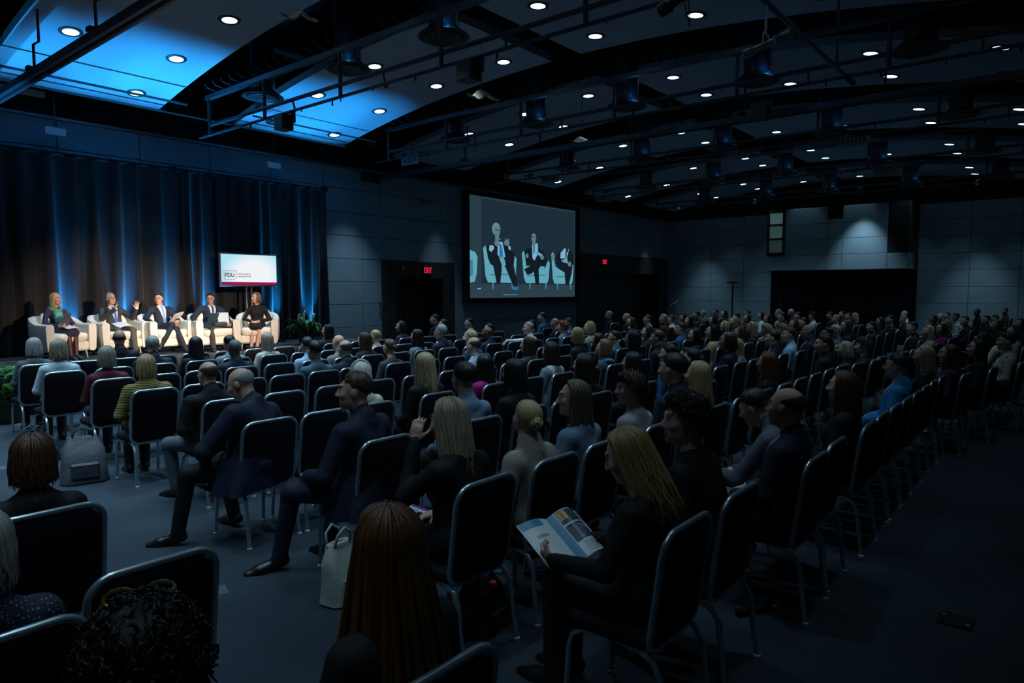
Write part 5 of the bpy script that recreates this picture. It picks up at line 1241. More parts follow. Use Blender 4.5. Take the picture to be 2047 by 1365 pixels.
# ------------------------------------------------------------------ audience: id; x; y of head; head top; row; sex hair hair-colour clothing colour; description
AUD="""
a1;2.94;10.63;1.28;8;f bob grey jacket slate;grey bobbed woman in slate pinstripe jacket
a2;2.87;9.47;1.32;7;f bob ash jacket paleblue;woman with streaked ash bob in pale blue jacket
a3;2.98;8.30;1.29;6;f bob greybrown sweater maroon;woman with grey-brown bob in maroon sweater
a4;3.99;10.63;1.34;8;m bald dark suit black;bald man in black suit with white collar
a5;3.96;9.47;1.30;7;m short grey suit navy;grey-haired man in navy suit
a6;2.92;7.14;1.27;5;f bob honey knit mustard;honey-blond woman in mustard ribbed knit sweater
a7;4.54;9.47;1.26;7;f wavy black jacket black;woman with full black hair in black top
a8b;5.03;9.47;1.25;7;m short black jacket greyblue;black-haired person in pale grey-blue jacket
a8;4.48;8.30;1.28;6;m buzz grizzled suit navy;man with close-cropped grizzled hair in navy jacket
a9;5.63;9.47;1.26;7;f long ash floral cream;long-haired blond woman in floral blouse
a10;2.99;5.97;1.27;4;m fringe brown suit black;balding man with dark fringe in black suit
a11;2.71;4.81;1.31;3;m fringe grey suit navy;balding grey man in navy blazer turned sideways
a12;5.55;8.30;1.25;6;m short black shirt lightblue;dark-haired man in light blue shirt
a13;4.88;7.14;1.29;5;m short black jacket teal;dark-haired person in teal jacket
a14;7.55;10.63;1.28;8;f long black jacket black;woman with long glossy black hair
a15;6.08;8.30;1.26;6;m bald fair shirt grey;bald fair-skinned man near the curtain end
a16;5.33;7.14;1.28;5;m fringe brown suit navy;man with thinning dark hair in navy jacket
a17;6.55;8.30;1.27;6;f long brunette jacket dark;woman with long brunette hair
a18;7.71;9.47;1.20;7;f short blond jacket pink;short-haired blond person in pink top
a19;6.06;7.14;1.25;5;f bun brown jacket charcoal;brown-haired woman with hair tied low in charcoal top
a20;9.33;10.63;1.28;8;f bob dark jacket plum;person with smooth dark hair in plum jacket
a21;7.62;8.30;1.27;6;f wavy black jacket greyblue;woman with wavy black hair in grey-blue cardigan
a22;11.52;11.90;1.33;8;m short dark jacket black;dark-haired man with glasses before the exit door
a23;10.54;10.63;1.28;8;f short black jacket black;person with rounded black hair by the door edge
a24;8.17;8.30;1.32;6;m short grey suit navy;grey-haired man with glasses in navy suit below the exit sign
a25;3.75;4.81;1.28;3;f bob platinum jacket cream;platinum-haired woman with headband in cream jacket
a26;2.83;3.64;1.36;2;m short brown suit navy;man with neat brown hair in dark navy suit
a27;4.51;4.81;1.31;3;f wavy blond jacket black;woman with long wavy blond hair in black jacket
b1;11.37;10.63;1.28;8;f bun dark jacket cream;woman with dark tied-back hair and glasses in cream coat
b2;9.36;8.30;1.24;6;m bald brown suit navy;bald brown-skinned man in navy jacket
b3;10.73;9.47;1.21;7;f long dark jacket dark;person with long dark hair behind the bald man
b4;7.68;7.14;1.29;5;f short blond jacket blue;short blond person in bright blue top
b5;6.47;5.97;1.31;4;m fringe brown shirt stripe;man with thinning dark crown in striped shirt
b6;10.57;8.30;1.28;6;m short grey shirt white;grey-haired man in white shirt with arm over next chair
b7;12.18;9.47;1.24;7;f pony dark jacket dark;dark-haired woman with a pale ponytail
b8;14.12;10.63;1.33;8;m short dark jacket blue;dark-haired man in blue jacket sitting tall under the screen
b9;13.08;9.47;1.24;7;f short blond jacket dark;short-haired blond person under the screen edge
b10;11.72;8.30;1.26;6;f curly red shirt greyblue;person with curly red hair in grey-blue shirt
b11;13.63;9.47;1.23;7;m short dark suit blue;dark-haired man in royal blue jacket
b12;7.59;5.97;1.25;4;f long brunette dots black;brunette woman in white-dotted black blouse
b13;6.56;4.81;1.30;3;f long dark shawl greyblue;woman with dark straight hair in grey shawl with pale bands
b14;5.37;4.81;1.23;3;f wavy black jacket magenta;black-haired woman in magenta top
b15;3.83;3.64;1.35;2;m short black shirt denim;black-haired man in denim shirt
b16;4.44;3.64;1.33;2;f bob black jacket black;woman with glossy black bob in black
c1;10.99;7.14;1.32;5;f bob honey jacket sage;blond woman in profile wearing a sage coat
c2;8.83;5.97;1.33;4;f bob blond jacket dark;woman with blond bob in dark top
c3;17.42;10.63;1.29;8;m short grey jacket dark;grizzled man in dark jacket beside the far doorway
c4;16.44;9.47;1.29;7;m bald fair jacket dark;bald man before the far doorway
c5;14.62;8.30;1.26;6;f bob brown jacket dark;brown-haired person below the bald man at the doorway
c6;15.45;8.30;1.29;6;m short dark shirt lightblue;dark-haired man in light blue shirt near the lectern lamp
c7;16.31;8.30;1.28;6;m short grey jacket black;grey-haired man looking up in black jacket
c8;16.75;8.30;1.25;6;f short brown shirt white;brown-haired person in white shirt near the room corner
c10;17.50;8.30;1.26;6;f long black jacket black;black-haired woman at the room corner
c10b;15.35;7.14;1.29;5;f long black jacket dark;woman with long black hair, face towards us
c11;11.10;5.97;1.27;4;f bob brunette jacket dark;woman with dark reddish bob looking down
c12;9.26;4.81;1.31;3;m short brown suit navy;bearded brown-haired man in navy jacket
c13;11.75;5.97;1.22;4;f curly auburn jacket dark;person with auburn curls
c14;12.44;5.97;1.27;4;m short dark suit blue;tall dark-haired man in blue-grey jacket
c15;9.95;5.97;1.23;4;f bun dark jacket teal;dark-haired woman in profile with teal sleeve
c16;8.50;4.81;1.34;3;f long black jacket black;woman with long black hair and phone glow
c17;7.76;4.81;1.26;3;f bob lightbrown jacket scarf;woman with light brown bob and blue scarf
c18;9.43;5.97;1.19;4;f bob dark jacket dark;dark-haired person behind the light brown bob
c19;5.50;3.64;1.30;2;f long dark jacket black;woman with long straight dark hair in black
c20;6.43;3.64;1.25;2;f long black jacket black;woman with very dark straight long hair
c21;7.29;3.64;1.28;2;m short black suit blue;dark-haired man with glasses in blue jacket
c22;5.05;2.48;1.40;1;m short black suit navy;man with thick black hair and light collar in profile
c23;7.77;3.64;1.21;2;f bun black jacket black;woman with black pulled-back hair
c24;4.46;2.48;1.29;1;f curly brown blouse silver;woman with curly brown hair in silver blouse
c25;3.70;2.48;1.32;1;f wavy ashbrown shirt denim;woman with long ash-brown hair in denim shirt
c26;5.52;2.48;1.30;1;f wavy honey jacket dark;woman with long honey-blond waves
d1;18.33;8.30;1.32;6;m short dark jacket dark;dark-haired man before the far wall panels
d2;21.41;9.47;1.24;7;f short grey jacket teal;grey-haired person before the far wall
d3;22.47;9.47;1.26;7;m short dark jacket dark;dark-haired man left of the tall stand
d4;20.33;8.30;1.30;6;f bob dark jacket dark;dark-bobbed person next to the tall stand
d5;16.73;7.14;1.25;5;f bob dark jacket dark;dark-haired person two rows before the tall stand
d7;15.16;5.97;1.31;4;f bob honey jacket dark;honey-blond person before the tall stand
d8;18.34;7.14;1.29;5;m short black jacket dark;black-haired man right of the tall stand
d9;22.29;8.30;1.26;6;f short brown jacket dark;brown-haired person left of the rear curtain
d10;19.15;7.14;1.24;5;f long brown jacket red;brown-haired woman with bright red scarf
d11;20.22;7.14;1.27;5;f bob dark shirt white;dark-haired person in white shirt
d12;17.39;5.97;1.31;4;f bob brown jacket pink;brown-haired person in pink
d13;21.76;7.14;1.31;5;m short grey jacket dark;grey-haired man at left edge of rear curtain
d14;18.45;5.97;1.32;4;m short dark jacket dark;dark-haired man before the rear curtain edge
d15;23.00;7.14;1.31;5;m bald grey jacket dark;bald grey man before the rear curtain
d16;19.80;5.97;1.30;4;f short black jacket black;black-haired person before the rear curtain
d18;14.64;5.97;1.23;4;f bob blond jacket dark;woman with golden blond bob
d19;11.26;4.81;1.32;3;f long black jacket tan;black-haired woman in tan top
d20;13.15;4.81;1.30;3;f long blond jacket dark;woman with straight pale blond hair
d22;13.94;4.81;1.20;3;f curly blond jacket navy;person with tight blond curls
d23;12.74;4.11;1.29;2;f curly honey jacket dark;person with honey-blond curls
d24;14.73;4.81;1.30;3;f bob dark jacket dark;dark-bobbed person behind the blond curls
d25;15.70;4.81;1.27;3;f bob brown jacket dark;brown-haired person before the curtain
d26;16.35;4.81;1.28;3;m short dark jacket dark;dark-haired man with pale collar before the curtain
d27;12.18;3.49;1.33;2;m bald tan suit navy;bald tan-skinned man in navy suit
d28;10.63;3.57;1.29;2;m short dark suit black;dark-haired man with glasses in black suit
d29;11.32;3.54;1.31;2;m short brown shirt lightblue;brown-haired man in light blue shirt, back to us
d30;12.51;4.81;1.24;3;f bob auburn jacket dark;woman with auburn bob
d31;9.05;3.64;1.34;2;f bob brunette jacket navy;brunette woman in profile wearing navy
d32;10.57;4.81;1.29;3;f long black jacket black;woman with long jet-black hair
d33;9.57;3.63;1.22;2;f long honey sleeveless grey;honey-blond woman in sleeveless grey top holding a tablet
d34;6.86;3.15;1.29;2;f bun black jacket black;black-haired woman bent forward
d35;7.24;2.48;1.26;1;f wavy auburn jacket black;auburn-haired woman with glasses in profile
d36;4.70;1.80;1.30;0;m short black suit slate;black-haired man in slate suit leaning far forward
e1;21.20;5.97;1.25;4;m curly dark shirt white;man with dark curls in white shirt
e3;23.06;5.97;1.22;4;m short dark jacket dark;dark-haired man in profile at the rear curtain
e4;19.16;4.81;1.27;3;f short ash jacket dark;ash-blond person before the rear curtain
e5;24.53;5.97;1.22;4;m short dark jacket dark;dark-haired man in the last seats at the curtain
e6;20.47;4.81;1.29;3;m short black jacket black;black-haired man before the curtain's middle
e7;21.15;4.81;1.27;3;f long blond jacket dark;woman with pale blond hair at the curtain's middle
e8;14.46;3.44;1.33;2;f long brown jacket dark;woman with long dull brown hair
e9;13.66;3.44;1.26;2;m short silver suit slate;silver-haired man in slate suit
e10;13.18;3.44;1.23;2;m short black jacket black;black-haired man next to the silver-haired man
e11;9.50;2.45;1.32;1;m short black suit black;black-haired man in profile with suit and red tie
e12;9.97;2.38;1.22;1;f bob greyblond jacket dark;woman with grey-blond bob
e13;10.56;2.29;1.23;1;f curly brown jacket dark;woman with big brown curls
e14;16.58;3.44;1.22;2;m short black suit navy;black-haired man in navy suit
e15;17.46;3.44;1.29;2;f bob dark jacket dark;dark-haired woman before right half of rear curtain
e16;19.32;3.64;1.19;2;f long dark shirt white;dark-haired woman in white shirt
e17;18.55;3.44;1.31;2;f short dark jacket dark;dark-haired person right of the curtain's middle
e18;23.93;4.04;1.29;2;m bald fair shirt white;bald man in white shirt at right end of rear curtain
e19;21.39;3.64;1.19;2;m short grey jacket dark;grey-haired man below the bald man at the curtain's end
e20;15.29;2.44;1.29;1;m short black suit black;black-haired man in profile with blue collar
e21;7.47;1.31;1.29;0;m short black suit azure;black-haired man with glasses in azure blazer
e22;8.98;1.31;1.28;0;f wavy blond top black;blond woman with glasses in short-sleeved black top
e23;5.47;1.31;1.31;0;f wavy auburn jacket black;woman with auburn hair seen from behind
f1;22.33;3.05;1.22;1;f bob dark jacket dark;dark-bobbed woman before the right wall panels
f2;23.63;3.05;1.22;1;m buzz grey jacket dark;close-cropped grey man before the right wall
f3;25.04;3.05;1.22;1;m short black jacket dark;black-haired man before the right wall
f4;22.09;2.50;1.29;1;m short black shirt white;black-haired man in white patterned shirt at right
f5;27.21;2.48;1.29;1;m short black jacket black;black-haired person sitting tall by the right wall
f6;29.38;1.87;1.29;0;m short black jacket black;broad black-haired man sitting tallest at the right wall
f7;20.03;2.07;1.27;1;m short black suit black;black-haired man in black suit at right
f8;16.82;2.07;1.30;1;f bob honey jacket dark;honey-blond person at right
f9;20.35;1.66;1.29;0;f short dark jacket dark;dark-haired person left of the tallest man
f10;20.99;1.54;1.29;0;f short brown jacket dark;brown-haired person beside the tallest man
f11;14.60;2.07;1.26;1;f long blond jacket sage;woman with ash-blond hair in sage top
f12;16.22;2.07;1.24;1;f wavy dark jacket magenta;dark-haired woman with magenta sleeve
f13;17.61;1.25;1.29;0;f long lightbrown jacket dark;woman with light brown hair at far right
f14;14.04;1.16;1.29;0;f wavy black coat cream;person in cream coat hunched far forward
f15;10.46;0.94;1.29;0;f long black jacket black;woman with long black hair near the right aisle end
f16;11.43;0.70;1.33;0;f short dark floral cream;woman with sunglasses on head in floral top
f17;18.57;0.89;1.29;0;f long dark jacket dark;dark-haired woman at the right picture edge
f18;14.87;0.82;1.29;0;f bob brown jacket sage;brown-haired woman near the right picture edge
f19;9.50;1.13;1.27;0;f wavy brown jacket plum;woman with brown hair and striped plum shawl
g1;2.59;2.48;1.33;1;f long honeyash jacket black;ash-blond woman in black jacket, hand to her face
g2;3.20;2.48;1.25;1;f bun blond knit cream;woman with blond clipped-up curls in cream knit
g5;3.22;1.50;1.37;0;f curly dark jacket black;woman with short dark curls in black, in profile
g6;2.62;1.40;1.30;0;f wavy gold jacket black;golden-blond woman in black jacket reading a programme
g7;4.18;1.31;1.33;0;m fringe brown suit navy;balding man with glasses in navy suit
g9;1.18;1.42;1.33;0;f long ginger jacket black;woman with very long ginger hair in the foreground
g10;0.98;3.64;1.26;2;f bob chestnut jacket black;woman with chestnut bob at the left edge
g11;0.52;2.48;1.26;1;f bob ashgrey dots navy;grey-haired woman in navy dotted jacket
g12;0.51;1.31;1.32;0;f curly black jacket black;person with black curls and sunglasses on top
"""
POOL={}; HP={}
def pool_body(kind,yb,near):
    key=(kind,yb,near)
    if key not in POOL:
        c=dict(fine=.0065,coarse=.012) if near else dict(fine=.010,coarse=.020)
        if kind=='m_suit': b=Body('m',style='suit',tie=True,yaw=yb,**c)
        elif kind=='m_shirt': b=Body('m',style='shirt',yaw=yb,lean=-2,bulk=.97,**c)
        elif kind=='f_jacket': b=Body('f',style='jacket',yaw=yb,lean=-3,**c)
        elif kind=='f_knit': b=Body('f',style='knit',yaw=yb,lean=-2,bulk=1.12,**c)
        elif kind=='f_short': b=Body('f',style='top',sleeve='short',yaw=yb,lean=-3,**c)
        else: b=Body('f',style='top',sleeve='none',yaw=yb,lean=0,**c)
        POOL[key]=b
    return POOL[key]
def pool_hair(kind,n,near):
    key=(kind,n,near)
    if key not in HP: HP[key]=make_hair(kind,31+n*13+len(kind)*7,1 if near else 0)
    return HP[key]
SK={'a8':'brown','b2':'brown','a4':'tan','d27':'tan','a12':'tan','e1':'tan','f6':'brown','f5':'brown','b15':'tan','c16':'tan','c6':'tan'}
GL={'a22','a24','b1','c21','d28','d35','e21','e22','g7','b6'}
SPECIAL={
 'g1':dict(yaw=10,roll=6,pitch=-12,lean=4,arms={'L':dict(elbow=(-.24,.16,.80),wrist=(-.13,.20,1.05),dir=(.2,.05,1),palm=(.8,.3,0),curl=.5),'R':None}),
 'g6':dict(yaw=18,pitch=-24,lean=2,arms={'R':dict(elbow=(.26,.05,.72),wrist=(.16,.38,.66),dir=(-.25,.95,.1),palm=(-.9,0,.2),curl=.9),'L':dict(elbow=(-.26,.05,.72),wrist=(-.18,.36,.66),dir=(.2,.95,.1),palm=(.8,0,.4),curl=.9)}),
 'd36':dict(lean=34,pitch=-26,yaw=0,arms={'R':dict(elbow=(.28,.36,.62),wrist=(.10,.52,.58),dir=(-.5,.8,0),palm=(0,-.2,-1),curl=.6),'L':dict(elbow=(-.28,.36,.62),wrist=(-.12,.52,.60),dir=(.3,.8,.4),palm=(.3,-.2,.5),curl=.8)}),
 'f14':dict(lean=38,pitch=-35,yaw=0,bulk=1.2,arms={'R':dict(elbow=(.28,.36,.62),wrist=(.10,.52,.58),dir=(-.5,.8,0),palm=(0,-.2,-1),curl=.6),'L':dict(elbow=(-.28,.36,.62),wrist=(-.12,.52,.60),dir=(.5,.8,0),palm=(0,-.2,-1),curl=.6)}),
 'a11':dict(bulk=1.28,lean=6,pitch=-22,yaw=20,twist=14,side=6,tall=1.03,legs={'L':dict(knee=(-.30,.33,.52),ankle=(-.36,.38,.10),toe=(-.55,.8,-.25)),'R':dict(knee=(.10,.42,.52),ankle=(.12,.34,.10),toe=(.1,1,-.25))},
   arms={'L':dict(elbow=(-.34,.10,.72),wrist=(-.16,.33,.68),dir=(.6,.7,.2),palm=(.2,0,-1),curl=.7),'R':None}),
 'a26':dict(lean=3,yaw=34,bulk=1.05,legs={'L':dict(knee=(-.20,.42,.515),ankle=(-.24,.50,.10),toe=(-.75,.6,-.28)),'R':dict(knee=(.12,.42,.51),ankle=(.10,.36,.10),toe=(.1,1,-.25))},
   arms={'L':dict(elbow=(-.30,.06,.68),wrist=(-.15,.32,.62),dir=(.6,.75,0),palm=(0,-.1,-1),curl=.5),'R':None}),
 'a10':dict(yaw=6,lean=2,bulk=1.05,legs={'L':dict(knee=(-.24,.36,.51),ankle=(-.20,.34,.10),toe=(-.3,.9,-.25)),'R':dict(knee=(.12,.42,.51),ankle=(.12,.42,.10),toe=(.1,1,-.25))}),
 'b6':dict(yaw=58,twist=10,arms={'L':dict(elbow=(-.42,.0,.93),wrist=(-.62,.02,.95),dir=(-.9,.1,-.4),palm=(0,-.2,-1),curl=.5),'R':None}),
 'g9':dict(yaw=0,lean=-2),'g2':dict(yaw=-20,pitch=8,lean=3,bulk=1.1),'g5':dict(yaw=46,lean=10),'c25':dict(yaw=42,lean=2),'c24':dict(yaw=48,lean=4),'e11':dict(yaw=30,lean=2,arms={'R':dict(elbow=(.27,.05,.68),wrist=(.08,.34,.60),dir=(-.7,.6,0),palm=(0,-.1,-1),curl=.6),'L':dict(elbow=(-.27,.06,.68),wrist=(-.08,.34,.61),dir=(.7,.6,0),palm=(0,-.1,-1),curl=.6)}),
 'd33':dict(yaw=20,lean=6,arms={'L':dict(elbow=(-.24,.16,.70),wrist=(-.16,.40,.68),dir=(.1,.9,.3),palm=(.8,0,.3),curl=.8),'R':None}),
}
botc=['black','charcoal','navy','dark','slate','black']
rowY_=[1.12+1.165*r for r in range(9)]
PEOPLE={}; seats={r:[] for r in range(9)}
for n,ln in enumerate(AUD.strip().splitlines()):
    pid,x,y,z,r,att,desc=ln.split(';'); x,y,z,r=float(x),float(y),float(z),int(r); sex,hk,hc_,ck,cc=att.split()
    depth=.77*x+.634*y; near=depth<9.5
    tot=math.degrees(math.atan2(x-5.4,max(1.5,13.3-y))); tot=max(-25,min(50,tot))
    rz=R(.3*tot); hy=.7*tot
    kind={'suit':'m_suit'}.get(ck)
    if kind is None: kind=('m_shirt' if sex=='m' else {'knit':'f_knit','sleeveless':'f_none','top':'f_short'}.get(ck,'f_jacket'))
    if sex=='f' and ck=='suit': kind='f_jacket'
    if pid in SPECIAL:
        k=dict(SPECIAL[pid]); st={'m_suit':'suit','m_shirt':'shirt','f_knit':'knit','f_none':'top','f_short':'top'}.get(kind,'jacket')
        if 'arms' in k: k['arms']={a:b for a,b in k['arms'].items() if b}
        body=Body(sex,style=st,tie=True,fine=.0065,coarse=.012,sleeve='none' if kind=='f_none' else 'long',**k); rz=0 if pid not in('a11','a26') else R(14)
    else:
        yb=min((0,14,28,38,-12),key=lambda q:abs(q-hy)); body=pool_body(kind,yb,near)
    top_h=max(body.headC[2]+.128, 1.0)
    s=z/top_h if pid not in('f14','d36') else 1.02
    s=max(.93,min(1.09,s))
    hv=1+(n%2 if not near else n%3)
    hair=pool_hair(hk,hv,near) if pid!='g9' else make_hair('verylong',77)
    hx,hy_=body.headC[0]*s,body.headC[1]*s
    rx=x-(hx*math.cos(rz)-hy_*math.sin(rz)); ry=y-(hx*math.sin(rz)+hy_*math.cos(rz))
    if pid in SPECIAL and pid not in('f14','g9') and rx>2: ry=rowY_[r]+.20+(.085 if r==0 and rx<3.6 else 0)+(.0 if pid in('g6','g5','d36') else 0)
    sk=SK.get(pid,'fair')
    topm=cloth_mat('jacket' if ck in('coat','sweater','top','sleeveless','blouse') and ck!='blouse' else ck,cc)
    shirtm=topm if kind=='m_shirt' else None
    t=put_person('person',body,(rx,ry,0),rz,skin=sk,top=topm,bottom=cloth_mat('suit',botc[n%6]),shirt=shirtm,tie=M_sock if pid!='e11' else mat('red_tie',(.35,.02,.03),.5),leg=M_sock,hair=hair,hairc=hc_,label=desc,group='seated audience',scale=s)
    if pid in GL: glasses(t,body)
    if pid in('a11','a26'):
        mb=MB(); P=[]
        for i in range(21):
            a=R(115+310*i/20) if 0 else R(-65-230*i/20+0)
            row=[]
            for q,(zz,ex,ey) in enumerate(((.66,.205,.165),(.56,.235,.19),(.47,.26,.215),(.40,.275,.235))):
                w_=1+.035*q*math.sin(i*1.9); row.append((ex*w_*body.bulk*.95*math.cos(a)*1.0,max(-.165,-.01+ey*w_*body.bulk*.95*math.sin(a)),zz))
            P.append(row)
        mb.grid(P,21,4); mb.grid([[(x_*.97,y_*.97,z_) for x_,y_,z_ in r_] for r_ in P],21,4)
        mb.build('jacket_tail',topm,t,smooth=True)
    PEOPLE[pid]=(t,body,s,rx,ry,rz)
    seats[r].append((rx,ry,desc,pid))
# chairs: one under every listener, then the empty ones between them
rowY=[1.12+1.165*r for r in range(9)]
def bend(x,r): return -.13*max(0,min(x,14)-9.3)*max(0,1-r/3)+(.085*max(0,min(1,(5-x)/1.5)) if r==0 and x>2 else 0)
allc=[]
for r in range(9):
    for rx,ry,desc,pid in seats[r]:
        cx,cy=(rx,ry+.06)
        if pid in SPECIAL and r<8 and rx>2: cy=rowY[r]+.26+bend(rx,r)
        if pid in('a11','a26','a10'): cx=rx+.05
        allc.append([r,cx,cy,desc,pid])
    own=sorted(c[1] for c in allc if c[0]==r and c[1]>2.3)
    a=2.68+.015*r; lim={0:13.4,1:14.5,2:15.5,3:14,4:14,5:14,6:14.5,7:13.5,8:12.5}[r]
    pos=[a-.51]+[q for q in own if q<lim]
    for i in range(len(pos)):
        p=pos[i]; q=pos[i+1] if i+1<len(pos) else (lim if r<7 else pos[i]+1.3)
        k=int((q-p)/.505+.12)-1
        for j in range(k):
            xx=p+(q-p)*(j+1)/(k+1)
            if xx<2.45: continue
            allc.append([r,xx,rowY[r]+.26+bend(xx,r),None,None])
for cx,cy,r in ((1.03,2.76,1),): allc.append([r,cx,cy,None,'left'])
for r in range(9):
    row=sorted([c for c in allc if c[0]==r and c[1]>2.3],key=lambda c:c[1])
    for k,c in enumerate(row):
        st='occupied' if c[3] else 'empty'
        lab='%s navy banquet chair, %s row from the stage, %s seat from the aisle'%(st,ordinal(9-r),ordinal(k+1))
        chair(c[1],c[2],R(-6) if (c[1]>9.3 and r<2) else 0.0,lab,c[1]+c[2]<11)
    for c in [c for c in allc if c[0]==r and c[1]<=2.3]:
        chair(c[1],c[2],0.0,('banquet chair under the %s'%c[3])[:110] if c[3] else 'empty navy banquet chair across the aisle at lower left')
# ------------------------------------------------------------------ hand-held and small things
def wp(pid,p):
    t,body,s,rx,ry,rz=PEOPLE[pid]; x,y,z=[q*s for q in p]
    return (rx+x*math.cos(rz)-y*math.sin(rz), ry+x*math.sin(rz)+y*math.cos(rz), z)
M_pg=mat('gloss_page',(.72,.78,.80),.3); M_blu=mat('print_blue',(.06,.30,.46),.3); M_dkp=mat('print_navy',(.012,.03,.07),.3); M_or=mat('print_amber',(.55,.30,.06),.3); M_gr=mat('print_grey',(.30,.36,.38),.3); M_mag=mat('print_magenta',(.25,.04,.28),.35)
pr=empty('programme_booklet',wp('g6',(.02,.46,.675))); pr.rotation_euler=(R(30),R(4),R(-8)); tag(pr,'open glossy programme booklet held by the golden-blond woman','booklet')
PW,PH=.215,.285
def pagept(side,u,v):   # u from the spine outwards 0..1, v bottom to top 0..1
    bow=.050*math.sin(math.pi*min(1,u*1.05))*(1.0 if side>0 else .45); return (side*PW*u*(.93),(v-.5)*PH,bow+.02*u*(side>0))
def patch(side,u0,u1,v0,v1,m,name,off):
    n=8; P=[]
    for i in range(n+1):
        u=u0+(u1-u0)*i/n; P.append([(lambda q:(q[0],q[1],q[2]+off))(pagept(side,u,v)) for v in (v0,(v0+v1)/2,v1)])
    mb=MB(); mb.grid(P,n+1,3); return mb.build(name,m,pr,smooth=True)
for sd in (-1,1):
    patch(sd,0,1,0,1,M_pg,'page',0); patch(sd,0,1,0,1,M_pg,'page_back',-.003)
patch(1,.0,.16,0,1,M_blu,'print_band',.0012); patch(1,.18,.95,.70,.98,M_dkp,'print_photo',.0012); patch(1,.18,.40,.78,.96,M_or,'print_photo_glow',.002)
patch(1,.18,.95,.30,.66,M_dkp,'print_box',.0012); patch(-1,.30,.98,.84,1,M_blu,'print_header',.0012); patch(-1,.40,.75,.60,.66,M_gr,'print_line',.0012)
for k in range(7): patch(1,.24,.62,.34+.04*k,.352+.04*k,M_gr,'print_line',.002)
for k in range(5): patch(1,.30,.9,.05+.045*k,.07+.045*k,M_gr,'print_line',.0014)
for k in range(9):
    a=(k%3)*.14; u=.52+a+.07*((k//3)%2); v=.75+.08*(k//3)
    c=pagept(1,u,v); MB().tube([(c[0]+.012*math.cos(q*1.047),c[1]+.012*math.sin(q*1.047),c[2]+.003) for q in range(6)],.0018,4,closed=True).build('print_cell',M_gr,pr)
wt=PEOPLE['g6'][0]
MB().tube([(.155+.031*math.cos(a),.335,.652+.031*math.sin(a)) for a in [2*math.pi*k/12 for k in range(12)]],.008,6,closed=True).build('wristwatch',mat('watch_dark',(.03,.03,.035),.25,metal=.6),wt,smooth=True)
lf=empty('folded_leaflet',wp('g1',(.06,.42,.575))); lf.rotation_euler=(R(16),R(-8),R(25)); tag(lf,'folded white leaflet on the lap of the woman hiding her face','leaflet')
MB().bbox((-.10,-.14,0),(.10,.14,.003),.001).build('sheet',M_pg,lf)
MB().box((.075,-.14,.003),(.10,.14,.0038)).build('magenta_edge',M_mag,lf)
MB().box((-.085,-.12,.003),(-.065,.12,.0038)).build('dark_bar',M_dkp,lf)
for k in range(8): MB().box((-.05,-.12+.03*k,.003),(.06,-.108+.03*k,.0036)).build('print_line',M_gr,lf)
MB().bbox((-.10,-.02,0),(.10,.12,.002),.001).build('flap',mat('flap_blue',(.25,.42,.62),.4),lf,(-.10,0,.004),(0,R(-24),0))
def bag(name,loc,rz,w_,d_,h_,m,lab,slump=.25,handles=True,cat='bag'):
    t=empty(name,loc,rz); tag(t,lab,cat)
    out=rrect(w_,d_,min(w_,d_)*.35,5); rows=[]; r=random.Random(len(lab))
    for k in range(8):
        q=k/7; s=1-.15*q-.55*max(0,q-.75)*2; sh=slump*q*q*h_*.5
        rows.append([(x*s+r.uniform(-.006,.006),y*s*(1-.45*q)+sh+r.uniform(-.006,.006),.012+h_*q) for x,y in out])
    mb=MB(); mb.grid([[rows[j][i] for j in range(8)] for i in range(len(out))],len(out),8,closed_u=True); mb.add(rows[0],[tuple(range(len(out)))]); mb.add(rows[-1],[tuple(range(len(out)))])
    mb.build('body',m,t,smooth=True)
    z=.012+h_; sh=slump*h_*.5
    MB().tube([(-w_*.32,sh,z-.01),(0,sh,z+.004),(w_*.32,sh,z-.01)],.005,5).build('zip',mat('bag_zip',(.12,.12,.12),.4),t)
    if handles:
        for q in (-1,1): MB().tube([(-w_*.22,sh+q*.03,z-.03),(-w_*.18,sh+q*.05,z+.06),(0,sh+q*.055,z+.10),(w_*.18,sh+q*.05,z+.06),(w_*.22,sh+q*.03,z-.03)],.009,6).build('handle',m,t,smooth=True)
    MB().bbox((-w_*.3,-d_*.52,h_*.12),(w_*.3,-d_*.40,h_*.5),.02).build('pocket',m,t)
    return t
bag('tote_bag',(2.50,3.40,0),R(8),.30,.20,.34,mat('sage_leather',(.34,.38,.33),.5,bump=.2,bscale=14),'pale sage leather tote bag standing on the aisle floor')
bag('backpack',(2.46,7.55,0),R(-15),.42,.30,.42,mat('slate_nylon',(.055,.065,.08),.6,bump=.5,bscale=12),'slate nylon backpack slumped beside the mustard-sweater chair',.5)
bag('shoulder_bag',(2.42,8.75,0),R(25),.44,.22,.30,mat('navy_leather',(.02,.035,.06),.35,bump=.3,bscale=12),'dark navy shoulder bag on the floor by the front aisle',.4)
hb=bag('handbag',(2.80,2.52,0),R(10),.36,.26,.26,mat('black_leather',(.010,.010,.011),.4,bump=.3,bscale=14),'black bag with orange tabs and white card under a chair',.2)
for x in (-.14,-.05): MB().bbox((x,-.10,.24),(x+.05,-.06,.28),.006).build('orange_tab',mat('orange_tab',(.6,.07,.03),.6),hb)
MB().bbox((.03,-.09,.20),(.09,-.085,.29),.001).build('card',M_pg,hb,None,(R(-20),0,0))
MB().bbox((.12,-.05,.25),(.15,.05,.27),.003).build('blue_pen_case',M_blu,hb)
bag('handbag',(1.30,3.35,0),R(-30),.34,.22,.24,mat('grey_sheen',(.09,.10,.11),.3,bump=.5,bscale=20),'grey shiny handbag beside the empty chair at left',.3)
fb=empty('floor_box',(4.555,.44,0)); tag(fb,'black floor socket plate on the carpet at lower right','floor plate')
